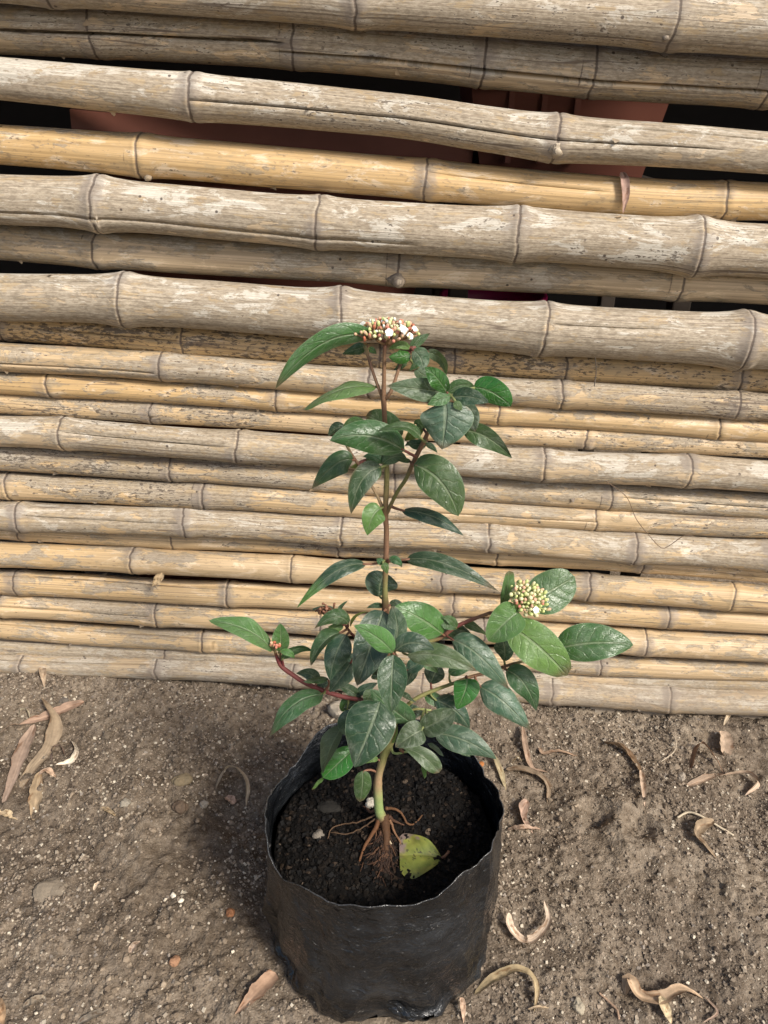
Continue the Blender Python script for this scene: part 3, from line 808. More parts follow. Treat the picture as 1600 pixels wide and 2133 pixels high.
rim.sort()
th = np.array([r[0] for r in rim]); rr = np.array([r[1] for r in rim]); zz = np.array([r[2] for r in rim])
NT = 220
A = np.linspace(-math.pi, math.pi, NT, endpoint=False)
RIM_R = np.interp(A, np.concatenate([th - 2 * math.pi, th, th + 2 * math.pi]), np.tile(rr, 3))
RIM_Z = np.interp(A, np.concatenate([th - 2 * math.pi, th, th + 2 * math.pi]), np.tile(zz, 3))
ker = np.hanning(15)[1:-1]; ker = ker / ker.sum()
RIM_R = np.convolve(np.concatenate([RIM_R[-6:], RIM_R, RIM_R[:6]]), ker, 'valid'); RIM_Z = np.convolve(np.concatenate([RIM_Z[-6:], RIM_Z, RIM_Z[:6]]), ker, 'valid')
RIM_Z = RIM_Z + 0.0006 * fbm(np.cos(A) * 9, np.sin(A) * 9, 3)

bag = empty('nursery_bag', (BX, BY, 0.0))
tag(bag, 'black plastic nursery bag of dark soil holding the shrub', 'grow bag')
U = np.concatenate([np.linspace(0, .985, 72), [.992, 1.0]])
NZ = len(U)
def bag_shell(off):
    a = A[None, :]; u = U[:, None]
    z = u * RIM_Z[None, :]
    r = 0.1005 + (RIM_R[None, :] - 0.1005) * u ** 1.6
    ca, sa = np.cos(a), np.sin(a)
    # filled-bag bulge, slack folds near the bottom, crinkles
    r = r + 0.0030 * np.sin(np.pi * np.clip(u * 1.15, 0, 1)) 
    fold = fbm(ca * 3.2 + 7, sa * 3.2 + u * 1.3, 3)
    r = r + (0.0085 * (1 - u) ** 2 + 0.0030) * fold
    r = r - 0.0030 * np.abs(fbm(ca * 5 + 1 + u * 2.2, sa * 5 + u * 3.1, 3)) - 0.0035 * (1 - u) ** 3 * np.abs(fbm(ca * 9 + u * 5, sa * 9 - u * 6, 2))
    r = r + 0.0016 * fbm(ca * 9 + 2, sa * 9 + u * 7, 3) + 0.0009 * (1 - u) * fbm(ca * 20, sa * 20 + u * 22, 2)
    r = r - 0.006 * np.clip(1 - u / 0.07, 0, 1) ** 2
    # sharp creases running up from the gathered bottom, slack dents in the side
    for (a0, u0, u1, sl, w_, d_) in [(-2.35, 0, .75, .5, .045, .0035), (-2.75, 0, .6, -.4, .05, .004), (-1.95, 0, .42, .7, .05, .003), (-1.05, 0, .5, -.6, .05, .003), (-0.72, .1, .98, .12, .04, .003), (-1.45, 0, .3, .9, .05, .0025), (-2.15, .4, 1, -.5, .06, .0025), (-2.95, .1, .9, .3, .05, .0035), (0.2, 0, .8, .3, .05, .003), (-.4, 0, .5, .5, .05, .003)]:
        dd = np.angle(np.exp(1j * (a - a0 - sl * (u - u0)))) / w_
        env = np.clip((u - u0) / .06 + .3, 0, 1) * np.clip((u1 - u) / .2, 0, 1)
        r = r + d_ * env * (np.exp(-np.abs(dd)) - 0.7 * np.exp(-((dd - 2.2) / 1.6) ** 2))
    r = r + 0.0045 * (np.exp(-((u - .10 - .04 * np.sin(3 * a)) / .022) ** 2) - .8 * np.exp(-((u - .17 - .05 * np.sin(3 * a + .5)) / .045) ** 2)) * np.clip(fbm(ca * 2 + 3, sa * 2, 2) * 2.5 + .4, 0, 1)
    # seams of the flattened tube
    for sa0 in (-0.62, 2.6):
        dd = np.angle(np.exp(1j * (a - sa0)))
        r = r + 0.0022 * np.exp(-(dd / 0.035) ** 2) * (0.4 + 0.6 * u)
    r = r + np.clip((u - .93) / .07, 0, 1) ** 2 * (.0010 + .004 * fbm(ca * 2.2 + 5, sa * 2.2, 2))
    r = r + off
    return np.stack([r * ca, r * sa, np.broadcast_to(z, r.shape) + 0.0008], -1)
outer, inner = bag_shell(0.0), bag_shell(-0.0007)
n1 = NZ * NT
V = np.vstack([outer.reshape(-1, 3), inner.reshape(-1, 3)])
i = np.arange(NZ - 1)[:, None] * NT; j = np.arange(NT)[None, :]; j2 = (j + 1) % NT
Fo = np.stack([i + j, i + j2, i + NT + j2, i + NT + j], -1).reshape(-1, 4)
Fi = np.stack([i + j, i + NT + j, i + NT + j2, i + j2], -1).reshape(-1, 4) + n1
j = np.arange(NT); t0 = (NZ - 1) * NT
Fr = np.stack([t0 + j, t0 + (j + 1) % NT, n1 + t0 + (j + 1) % NT, n1 + t0 + j], -1)
# ragged drain holes low on the front
cent = outer.reshape(-1, 3)[Fo].mean(1)
ang = np.arctan2(cent[:, 1], cent[:, 0])
hole = np.zeros(len(Fo), bool)
for (ha, hz, ra, rz_) in [(-1.67, 0.011, 0.05, 0.0035), (-1.21, 0.017, 0.06, 0.0045)]:
    d = ((ang - ha) / ra) ** 2 + ((cent[:, 2] - hz) / rz_) ** 2
    hole |= d + 0.9 * fbm(ang * 40, cent[:, 2] * 500, 2) < 1
V = np.vstack([V, [[0, 0, 0.0008]]])
Fb = np.stack([(j + 1) % NT, j, np.full(NT, len(V) - 1)], -1)
bc = np.stack([np.broadcast_to(A[None, :] * 0.1, (NZ, NT)), np.broadcast_to(U[:, None] * RIM_Z[None, :], (NZ, NT)), np.zeros((NZ, NT))], -1).reshape(-1, 3)
rimf = np.broadcast_to(np.clip((U - 0.992) / 0.008, 0, 1)[:, None], (NZ, NT)).reshape(-1)
o = mk('bag_film', V, [np.vstack([Fo[~hole], Fi[~hole], Fr]), Fb], BAG, bag, {'bc': np.vstack([bc, bc, [[0, 0, 0]]]), 'rim': np.concatenate([rimf, rimf, [0]])})

# soil filling the bag
SOILZ = 0.118
def soil_z(x, y):
    return SOILZ + 0.009 * fbm(x * 22 + 4, y * 22, 3) + 0.004 * np.abs(fbm(x * 120, y * 120, 3)) + 0.010 * np.exp(-((x + 0.002) ** 2 + (y - 0.004) ** 2) / 0.026 ** 2) - 0.006 * np.clip((np.hypot(x, y) - 0.08) / 0.02, 0, 1)
nr, na = 60, 150
rad = np.linspace(0, 1, nr); aa = np.arange(na) / na * 2 * math.pi
edge = np.interp(((aa + math.pi) % (2 * math.pi)) - math.pi, A, RIM_R) * 0.0 + 0.0955
X = rad[:, None] * edge[None] * np.cos(aa); Y = rad[:, None] * edge[None] * np.sin(aa)
Zs = soil_z(X, Y)
V = np.stack([X, Y, Zs], -1).reshape(-1, 3)
i = np.arange(nr - 1)[:, None] * na; j = np.arange(na)[None, :]
F = np.stack([i + j, i + na + j, i + na + (j + 1) % na, i + (j + 1) % na], -1).reshape(-1, 4)
side = np.stack([0.0905 * np.cos(aa), 0.0905 * np.sin(aa), np.full(na, 0.004)], -1)
b0 = len(V); V = np.vstack([V, side]); jj = np.arange(na)
F = np.vstack([F, np.stack([(nr - 1) * na + jj, b0 + jj, b0 + (jj + 1) % na, (nr - 1) * na + (jj + 1) % na], -1)])
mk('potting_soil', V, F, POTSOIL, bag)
N = 12000
a_ = rng.random(N) * 2 * math.pi; r_ = 0.094 * np.sqrt(rng.random(N)); xy = np.stack([r_ * np.cos(a_), r_ * np.sin(a_)], -1)
V, F, C = grains(N, xy, soil_z(xy[:, 0], xy[:, 1]), 0.0004, 0.0030, 4.0, [(0.004, 0.0032, 0.0026), (0.009, 0.0065, 0.0045), (0.003, 0.0027, 0.0026), (0.030, 0.020, 0.013), (0.11, 0.08, 0.055)], [40, 30, 24, 6, 1])
o = mk('soil_crumbs', V, F, WETCRUMB, bag, {'tint': C}, smooth=False); o['kind'] = 'stuff'
def soil_pt(x, y, lift=0.0):
    z = SOILZ
    for _ in range(4):
        p = atz(x, y, z); z = float(soil_z(np.array(p.x - BX), np.array(p.y - BY)))
    p = atz(x, y, z); p.z += lift
    return p

# ------------------------------------------------------------------ shrub
CROPS = {1: (560, 640, 520 / 1600), 2: (600, 850, 420 / 1600), 3: (600, 1100, 460 / 1600), 4: (420, 1230, 380 / 1600), 5: (680, 1250, 380 / 1600),
         6: (860, 1170, 480 / 1600), 7: (620, 1430, 440 / 1600), 8: (540, 1480, 520 / 1600)}
def Z(k, x, y):
    a, b, s = CROPS[k]
    return a + x * s, b + y * s
PY = 0.4645
base_pt = soil_pt(799, 1722)
PY = base_pt.y
shrub = empty('flowering_shrub', (base_pt.x, base_pt.y, base_pt.z))
tag(shrub, 'young evergreen shrub with glossy leaves and white flower cluster growing in the black bag', 'shrub')

GRN = (0.26, 0.32, 0.12); TAN = (0.34, 0.24, 0.13); BRN = (0.20, 0.115, 0.065); RED = (0.15, 0.04, 0.035); OLV = (0.20, 0.19, 0.07); DKB = (0.10, 0.055, 0.03)
STEM_SAMPLES = []      # (pixel x, pixel y, point)
def stem(name, ctl, seg=10, bumpy=0.12):
    """ctl: (px, py, dy metres, radius px, colour)"""
    P = []
    for (x, y, dy, r, c) in ctl:
        p = at(x, y, PY + dy); P.append([*p, r * depth(p) / FPX, *c])
    n = max(8, int(6 * len(ctl)))
    D = spline(np.array(P), n)
    V, Q, T = tube_arrays(D[:, :3], D[:, 3], seg, bumpy)
    col = np.vstack([np.repeat(D[:, 4:7], seg, 0), D[:1, 4:7], D[-1:, 4:7]])
    o = mk(name, V, [Q, T], BARK, None, {'tint': col})
    adopt(o, shrub)
    DD = spline(np.array(P), 60)
    for q in DD:
        a, b = pix(q[:3]); STEM_SAMPLES.append((a, b, q[0], q[1], q[2], q[3]))
    return o
# trunk, with the two grafted-looking kinks low down
stem('stem', [(800, 1740, 0, 9.5, DKB), (797, 1706, 0, 10, BRN), (790, 1690, 0, 9.5, GRN), (788, 1662, 0, 9.5, GRN), (787, 1632, 0, 9, TAN), (790, 1612, 0, 8, TAN), (800, 1574, 0, 8.5, OLV), (812, 1545, 0, 9.5, OLV), (819, 1515, 0, 9, BRN),
             (818, 1470, .002, 7.5, BRN), (812, 1390, .003, 7, BRN), (805, 1310, .002, 6.5, BRN), (803, 1262, 0, 7.5, DKB), (802, 1225, 0, 5.5, OLV), (804, 1172, 0, 6.0, BRN), (805, 1100, 0, 5.4, BRN), (803, 1072, 0, 6.0, BRN), (806, 970, 0, 5.2, OLV),
             (801, 865, 0, 5.0, BRN), (799, 828, 0, 6.0, BRN), (800, 790, 0, 4.2, BRN), (801, 735, 0, 4.2, BRN), (803, 712, 0, 4.6, RED)], 12, 0.16)
def zb(k, pts):  # branch control points in crop coordinates
    return [(*Z(k, x, y), dy, r, c) for (x, y, dy, r, c) in pts]
stem('branch', zb(1, [(732, 585, 0, 4.2, BRN), (690, 480, .004, 3.2, BRN), (640, 330, .010, 3.2, BRN), (615, 245, .014, 4.0, OLV)]))
stem('branch', zb(1, [(742, 590, 0, 4.5, BRN), (785, 535, -.002, 4.0, BRN), (845, 365, .004, 3.2, BRN), (890, 300, .006, 3.0, BRN), (915, 262, .006, 3, OLV)]))
stem('branch', zb(2, [(772, 860, 0, 4.2, BRN), (860, 680, -.004, 4.0, OLV), (940, 555, -.008, 4.2, OLV), (990, 440, -.011, 5.0, BRN), (1080, 260, -.015, 4.6, BRN), (1130, 150, -.016, 4.2, BRN)]) + zb(1, [(1120, 600, -.016, 3.8, OLV), (1150, 560, -.016, 3.5, OLV)]))
stem('branch', zb(2, [(768, 830, 0, 3.8, BRN), (700, 680, .004, 3.2, TAN), (640, 580, .008, 3.2, BRN), (560, 450, .012, 3.4, BRN), (510, 375, .014, 3.2, BRN), (450, 270, .018, 2.6, OLV)]))
stem('branch', [(806, 1345, 0, 5, BRN)] + zb(5, [(760, 400, .006, 4.5, BRN), (900, 362, .010, 4.5, OLV), (1010, 325, .010, 4.6, BRN), (1150, 225, .012, 4.3, RED), (1420, 118, .014, 3.8, BRN)]) + zb(6, [(560, 355, .012, 3.6, RED), (715, 330, .010, 3.4, RED)]))
stem('branch', [(819, 1505, 0, 5, OLV)] + zb(5, [(700, 930, .004, 4.2, OLV), (850, 830, .008, 4.2, OLV), (1120, 728, .012, 3.6, OLV), (1260, 675, .014, 3.6, BRN), (1420, 632, .014, 3.4, BRN), (1600, 570, .012, 3.2, BRN)]) + zb(6, [(770, 690, .012, 3, OLV)]))
stem('branch', [(817, 1480, 0, 5, BRN), (780, 1462, -.004, 5, RED)] + zb(4, [(1430, 965, -.006, 4.8, RED), (1200, 922, -.004, 4.8, RED), (950, 832, 0, 4.8, RED), (800, 740, .003, 4.8, RED), (700, 665, .005, 4.8, RED), (655, 570, .006, 3.2, RED), (640, 520, .006, 2.6, OLV)]))
stem('branch', zb(4, [(700, 665, .005, 3, RED), (690, 600, .006, 2.5, RED), (690, 545, .006, 2.2, OLV)]), 8)
stem('branch', zb(4, [(720, 668, .005, 2.6, RED), (708, 610, .004, 2.2, RED), (705, 575, .003, 2, OLV)]), 8)
stem('branch', [(808, 1372, 0, 4.5, BRN), (775, 1345, -.004, 3.2, RED)] + zb(4, [(1340, 400, -.004, 2.8, RED), (1285, 340, -.004, 2.6, RED), (1235, 270, -.002, 2.4, RED), (1150, 210, .001, 2.6, RED)]))
stem('branch', [(812, 1400, 0, 4.5, BRN), (822, 1385, -.016, 4, OLV)] + zb(5, [(595, 470, -.030, 3.8, OLV), (590, 440, -.036, 3.0, OLV)]))
stem('branch', [(816, 1525, 0, 3.4, OLV)] + zb(7, [(760, 265, -.002, 3, OLV)]) + zb(5, [(740, 975, -.004, 2.6, OLV), (800, 955, -.004, 2.6, OLV), (920, 968, -.004, 2.2, GRN)]))
stem('branch', [(814, 1550, 0, 3.2, OLV)] + zb(7, [(730, 505, -.002, 2.6, GRN), (840, 492, -.008, 2.2, GRN)]), 8)

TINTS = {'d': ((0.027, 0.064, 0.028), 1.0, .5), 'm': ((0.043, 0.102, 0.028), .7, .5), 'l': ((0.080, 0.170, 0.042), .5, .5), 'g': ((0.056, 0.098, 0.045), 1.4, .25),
         'y': ((0.125, 0.185, 0.040), .3, .3), 'b': ((0.030, 0.130, 0.016), .25, 1.0), 'u': ((0.085, 0.125, 0.055), .3, .1)}
ST = None
def bez(p0, pm, p1, t):
    c = 2 * pm - 0.5 * (p0 + p1)
    t = t[:, None]
    return (1 - t) ** 2 * p0 + 2 * t * (1 - t) * c + t ** 2 * p1

def leaf(zk, bx, by, mx, my, tx, ty, w, tint='m', lay=0.0, d=None, a=0.6, b=0.95, roll=None, fold=None, curl=None, tipc=None, wave=1.0, pet=True):
    global ST
    if ST is None: ST = np.array(STEM_SAMPLES)
    s = CROPS[zk][2]
    (bx, by), (mx, my), (tx, ty) = Z(zk, bx, by), Z(zk, mx, my), Z(zk, tx, ty)
    w *= s
    lr = random.Random(int(bx * 13 + ty * 7 + w))
    k = int(np.argmin((ST[:, 0] - bx) ** 2 + (ST[:, 1] - by) ** 2))
    att = ST[k, 2:5]
    Yb = ST[k, 3] + lay / 100
    pb = np.array(at(bx, by, Yb)[:])
    dp = depth(pb)
    Lpx = math.hypot(tx - bx, ty - by); Lm = Lpx * dp / FPX
    vf = (ty - by) / Lpx
    if d is None: d = (-0.55 * vf if vf > 0 else -0.45 * vf) + lr.uniform(-.12, .12)
    Yt = Yb + d * Lm
    pt = np.array(at(tx, ty, Yt)[:])
    pm = np.array(at(mx, my, (Yb + Yt) / 2 - 0.05 * Lm)[:])
    Wm = w * dp / FPX
    L3 = np.linalg.norm(pt - pb)
    true_w = Wm
    if roll is None:
        roll = 0.0
        if Wm < 0.36 * L3:
            true_w = min(0.42 * L3, Wm * 1.9); roll = math.acos(max(0.2, min(1, Wm / true_w))) * lr.choice((-1, 1))
        else: roll = lr.uniform(-.15, .15)
    nt, nv = 22, 6
    t = np.linspace(0, 1, nt); v = np.linspace(-1, 1, 2 * nv + 1)
    C = bez(pb, pm, pt, t)
    T = unit(np.gradient(C, axis=0))
    toc = unit(np.array(ORG[:]) - pm)
    Nh = toc
    side = unit(np.cross(T, Nh[None])); nrm = unit(np.cross(side, T))
    rt = (roll + lr.uniform(-.55, .55) * (t - .35))[:, None]
    cr, sr = np.cos(rt), np.sin(rt)
    side, nrm = side * cr + nrm * sr, nrm * cr - side * sr
    prof = np.power(np.clip(t, 1e-4, 1), a) * np.power(np.clip(1 - t, 0, 1), b)
    prof = prof / prof.max() * true_w / 2
    prof = np.maximum(prof, 0.0003 * (1 - t))
    fold = lr.uniform(-.05, .42) if fold is None else fold + lr.uniform(0, .2)
    curl = lr.uniform(-.42, .05) if curl is None else curl
    ph = lr.uniform(0, 6)
    wv = 0.085 * wave * np.sin(t * 9 + ph)[:, None] * np.sign(v)[None] * v[None] ** 2 + 0.04 * wave * np.sin(t * 14 + 2 * ph)[:, None] * v[None] ** 2
    quilt = 0.042 * wave * np.sin((t[:, None] - 0.24 * np.abs(v)[None]) * 6.3 * 2 * math.pi + ph) * (1 - np.abs(v)[None]) * np.abs(v)[None] ** .5 * 2
    asym = 1 + lr.uniform(-.08, .08) * np.sign(v)
    off = (fold * np.abs(v) + curl * v ** 2)[None] + wv + quilt
    V = C[:, None] + side[:, None] * (prof[:, None] * (v * asym)[None])[..., None] + nrm[:, None] * (prof[:, None] * off)[..., None]
    V = V.reshape(-1, 3); nc = 2 * nv + 1
    i = np.arange(nt - 1)[:, None] * nc; j = np.arange(nc - 1)[None, :]
    Q = np.stack([i + j, i + j + 1, i + nc + j + 1, i + nc + j], -1).reshape(-1, 4)
    seed = lr.uniform(0, 40)
    lf = np.stack([np.broadcast_to(t[:, None], (nt, nc)), np.broadcast_to(v[None], (nt, nc)), np.full((nt, nc), seed)], -1).reshape(-1, 3)
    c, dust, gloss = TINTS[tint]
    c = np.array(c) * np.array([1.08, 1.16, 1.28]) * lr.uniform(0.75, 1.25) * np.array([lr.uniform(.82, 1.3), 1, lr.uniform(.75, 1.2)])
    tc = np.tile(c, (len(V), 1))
    if tipc is not None:
        f = np.clip((np.repeat(t, nc) - 0.62) / 0.2, 0, 1)[:, None]
        tc = tc * (1 - f) + np.array(tipc) * f
    if tipc is None and lr.random() < .3:      # scorched tip or margin
        tr_, vr_ = np.repeat(t, nc), np.abs(np.tile(v, nt))
        f = np.clip((tr_ - lr.uniform(.86, .93)) / .05, 0, 1) + (np.clip((vr_ - .82) / .1, 0, 1) * (fbm(tr_ * 7 + seed, vr_ * 0 + seed, 2) > .25) if lr.random() < .5 else 0)
        f = np.clip(f, 0, 1)[:, None] * .75
        tc = tc * (1 - f) + np.array([0.13, 0.085, 0.045]) * f
    mi = np.zeros(len(Q), int); Tt = np.zeros((0, 3), int)
    dist = np.linalg.norm(att - pb)
    if pet and 0.0015 < dist < 0.055:
        m_ = 0.5 * (att + pb) - 0.25 * T[0] * dist * 0.5
        pp = bez(att, m_, C[1] - nrm[1] * 0.0004, np.linspace(0, 1, 7))
        pv, pq, ptri = tube_arrays(pp, np.linspace(0.0011, 0.0008, 7), 6)
        n0 = len(V)
        V = np.vstack([V, pv]); Q = np.vstack([Q, pq + n0]); Tt = ptri + n0
        mi = np.concatenate([mi, np.ones(len(pq), int), np.ones(len(ptri), int)])
        lf = np.vstack([lf, np.zeros((len(pv), 3))]); tc = np.vstack([tc, np.tile(np.array(lr.choice([(0.20, 0.10, 0.06), (0.17, 0.19, 0.07), (0.16, 0.06, 0.045)])), (len(pv), 1))])
    o = mk('leaf', V, [Q, Tt] if len(Tt) else [Q], [LEAF, BARK], None, {'lf': lf, 'tint': tc, 'dust': np.full(len(V), dust), 'gloss': np.full(len(V), gloss)}, True, mi)
    adopt(o, shrub)
    return o

# --- crown round the top flower head
leaf(1, 680, 195, 360, 225, 40, 525, 165, 'm', -.4, d=-.25, roll=.55, b=.8)
leaf(1, 690, 512, 460, 528, 225, 655, 95, 'l', .2, d=-.1, b=.55)
leaf(1, 905, 258, 965, 215, 1036, 165, 62, 'm', .2)
leaf(1, 905, 265, 840, 243, 768, 272, 52, 'l', -.4, d=-.3)
leaf(1, 905, 290, 845, 320, 768, 318, 92, 'b', -.6, d=-.5, wave=2.5)
leaf(1, 925, 275, 975, 330, 985, 405, 118, 'g', -.8, d=-.6, wave=1.8)
leaf(1, 1010, 285, 1105, 335, 1138, 445, 72, 'u', 1.6, d=.1)
leaf(1, 950, 390, 985, 430, 1060, 465, 75, 'u', 1.8, d=.1)
leaf(1, 1000, 300, 960, 350, 900, 408, 60, 'm', 1.2, d=.1)
leaf(1, 620, 255, 560, 270, 470, 300, 75, 'm', .8, d=.2, wave=2)
leaf(1, 640, 265, 665, 275, 690, 300, 40, 'm', .6, d=.1)
# --- rosette right of the top
leaf(1, 1140, 545, 1075, 450, 1000, 385, 118, 'b', -1.2, d=.1, wave=2.5)
leaf(1, 1130, 548, 960, 525, 755, 503, 150, 'g', -.4, d=-.15)
leaf(1, 1165, 570, 1095, 590, 1015, 628, 88, 'l', -1.0, d=-.4)
leaf(1, 1145, 548, 1230, 500, 1320, 508, 82, 'm', -.3, d=.1)
leaf(1, 1310, 515, 1430, 545, 1552, 635, 170, 'b', .4, d=-.2, a=.5, b=.6)
leaf(1, 1175, 578, 1290, 575, 1412, 612, 112, 'd', -.9, d=-.3)
leaf(1, 1132, 608, 1130, 740, 1110, 912, 345, 'g', -1.3, d=-.35, a=.55, b=.9, fold=.1)
leaf(1, 1195, 600, 1215, 630, 1238, 662, 55, 'l', -1.6, d=-.4)
leaf(1, 1235, 620, 1290, 700, 1322, 800, 125, 'g', .3, d=-.3)
leaf(1, 1245, 788, 1400, 835, 1560, 968, 140, 'm', .6, d=-.2)
# --- middle whorl
leaf(2, 880, 250, 760, 130, 620, 60, 210, 'm', 1.0, d=.2, a=.5, b=.6)
leaf(2, 925, 340, 640, 222, 332, 258, 262, 'm', -1.0, d=-.25, a=.5, b=.8, roll=0)
leaf(2, 1055, 238, 920, 148, 702, 188, 82, 'm', -1.8, d=-.2)
leaf(2, 630, 210, 530, 120, 425, 185, 105, 'l', 1.2, d=.1)
leaf(2, 450, 165, 385, 160, 318, 225, 105, 'd', .6, d=-.2, wave=3, curl=-.6)
leaf(2, 515, 415, 375, 450, 188, 642, 190, 'm', -.4, d=-.2)
leaf(2, 738, 468, 585, 580, 500, 842, 190, 'd', -1.0, d=-.3)
leaf(2, 738, 795, 668, 870, 630, 1012, 190, 'l', -.6, d=-.4, a=.5)
leaf(2, 1000, 448, 1215, 590, 1352, 858, 315, 'm', -.8, d=-.35, a=.5, b=.7, roll=0)
leaf(2, 905, 815, 1150, 860, 1396, 1015, 130, 'd', -.6, d=-.35, roll=.5)
leaf(2, 748, 440, 680, 390, 595, 385, 82, 'm', -.2, d=.2)
leaf(2, 752, 440, 850, 385, 942, 402, 108, 'm', -.4, d=.1)
leaf(2, 735, 490, 700, 545, 668, 592, 55, 'l', -.3)
leaf(2, 1060, 285, 990, 275, 925, 300, 55, 'd', .8, d=.1)
leaf(2, 1090, 288, 1140, 305, 1185, 356, 48, 'd', .8, d=.1)
leaf(2, 1000, 432, 1050, 420, 1100, 434, 52, 'm', .8, d=.1)
leaf(2, 975, 428, 920, 412, 868, 422, 42, 'm', .5, d=.1)
leaf(2, 1075, 150, 1000, 200, 925, 262, 95, 'y', 1.6, d=.2)
leaf(2, 1080, 175, 1035, 120, 1000, 130, 70, 'l', 1.4, d=.2)
leaf(2, 602, 425, 560, 455, 490, 470, 55, 'y', .6, d=.1)
leaf(2, 615, 410, 650, 420, 720, 445, 60, 'm', .6, d=.1)
# --- pair on the bare stem
leaf(3, 562, 264, 330, 325, 62, 582, 128, 'd', -.2, d=-.3, roll=-.5, tipc=(0.10, 0.24, 0.04))
leaf(3, 858, 228, 1150, 262, 1527, 460, 140, 'd', -.4, d=-.35, roll=.4)
leaf(3, 690, 262, 665, 240, 640, 222, 52, 'm', -.6)
leaf(3, 688, 255, 705, 285, 718, 333, 58, 'l', -.9, d=-.3)
leaf(3, 735, 238, 785, 235, 826, 284, 62, 'm', -.5)
leaf(3, 662, 497, 668, 410, 700, 318, 240, 'd', .9, d=.3, a=.8, b=.55)
leaf(3, 738, 562, 780, 540, 832, 548, 55, 'd', .4)
leaf(3, 700, 575, 640, 560, 568, 582, 45, 'd', .2, roll=.4)
leaf(3, 455, 715, 490, 640, 580, 606, 22, 'y', .2, pet=False)
# --- lower crown, centre
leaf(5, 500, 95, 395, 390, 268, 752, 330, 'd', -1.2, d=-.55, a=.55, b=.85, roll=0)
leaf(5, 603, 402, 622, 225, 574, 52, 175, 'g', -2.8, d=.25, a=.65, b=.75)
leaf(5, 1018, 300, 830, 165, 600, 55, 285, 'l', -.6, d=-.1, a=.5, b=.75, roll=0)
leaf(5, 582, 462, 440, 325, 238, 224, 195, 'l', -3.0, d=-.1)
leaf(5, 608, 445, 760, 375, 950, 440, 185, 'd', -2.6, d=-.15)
leaf(5, 715, 492, 1000, 490, 1322, 626, 205, 'g', -3.4, d=-.3, roll=0)
leaf(5, 1100, 348, 1330, 480, 1602, 785, 250, 'g', -1.0, d=-.4, roll=0)
leaf(5, 990, 345, 1130, 260, 1290, 325, 140, 'd', .9, d=.1)
leaf(5, 1138, 246, 1090, 172, 1008, 152, 75, 'm', -.5, d=-.1)
leaf(5, 1205, 212, 1310, 235, 1422, 318, 76, 'm', .5, d=0)
leaf(5, 590, 480, 572, 730, 570, 992, 262, 'd', -3.2, d=-.5, roll=0)
leaf(5, 762, 520, 745, 640, 680, 765, 120, 'd', -.6, d=-.3)
leaf(5, 912, 735, 950, 650, 1000, 572, 190, 'd', .6, d=.3, a=.7, b=.6)
leaf(5, 757, 1082, 575, 950, 382, 778, 200, 'm', -2.0, d=-.1)
leaf(5, 638, 800, 710, 850, 802, 912, 48, 'd', .2)
leaf(5, 1235, 688, 1215, 800, 1143, 962, 228, 'b', -1.2, d=-.4, a=.45, b=.8, roll=0)
leaf(5, 400, 690, 420, 675, 455, 690, 40, 'd', .4)
leaf(5, 420, 800, 370, 850, 360, 900, 110, 'm', -.3)
leaf(6, 462, 868, 625, 970, 820, 1172, 205, 'g', -1.2, d=-.4, roll=0)
leaf(6, 648, 752, 775, 850, 856, 1036, 178, 'm', -.6, d=-.35)
leaf(6, 150, 960, 290, 1030, 395, 1165, 165, 'd', -.2, d=-.3)
leaf(6, 65, 1165, 175, 1110, 295, 1040, 168, 'g', -2.2, d=-.1, a=.5, b=.55)
leaf(7, 1035, 352, 1270, 410, 1508, 552, 200, 'g', -1.6, d=-.35, roll=0)
leaf(7, 945, 330, 860, 375, 740, 458, 190, 'g', -2.6, d=-.35, a=.45, b=.8, roll=0)
leaf(7, 795, 462, 950, 530, 1072, 655, 130, 'g', -1.2, d=-.3, a=.9, b=.5, fold=.3)
leaf(7, 940, 540, 955, 620, 962, 700, 40, 'l', -.9, d=-.3, pet=False)
leaf(7, 985, 433, 1045, 475, 1106, 530, 38, 'g', -.4, pet=False)
leaf(7, 1212, 462, 1260, 490, 1308, 534, 66, 'g', .4, pet=False)
leaf(7, 625, 115, 545, 340, 428, 612, 378, 'd', -2.6, d=-.55, a=.5, b=.8, roll=0)
leaf(7, 440, 205, 370, 265, 385, 368, 130, 'd', -1.0, d=-.2, a=.5, b=.5)
leaf(7, 446, 112, 380, 120, 335, 192, 100, 'l', .6, d=-.2, a=.5, b=.5)
leaf(7, 340, 300, 245, 480, 190, 665, 130, 'u', -.6, d=-.4, fold=.3)
leaf(7, 425, 470, 320, 570, 192, 692, 185, 'b', -1.2, d=-.4, a=.6, b=.6)
leaf(7, 192, 690, 150, 730, 112, 782, 26, 'l', -1.4, d=-.2, a=.2, b=.3, pet=False)
leaf(7, 492, 640, 492, 750, 470, 876, 132, 'm', -.6, d=-.2, a=.5, b=.5)
leaf(7, 612, 555, 570, 552, 520, 584, 44, 'l', -.2)
leaf(7, 705, 425, 735, 360, 756, 298, 50, 'y', -.3, d=.1)
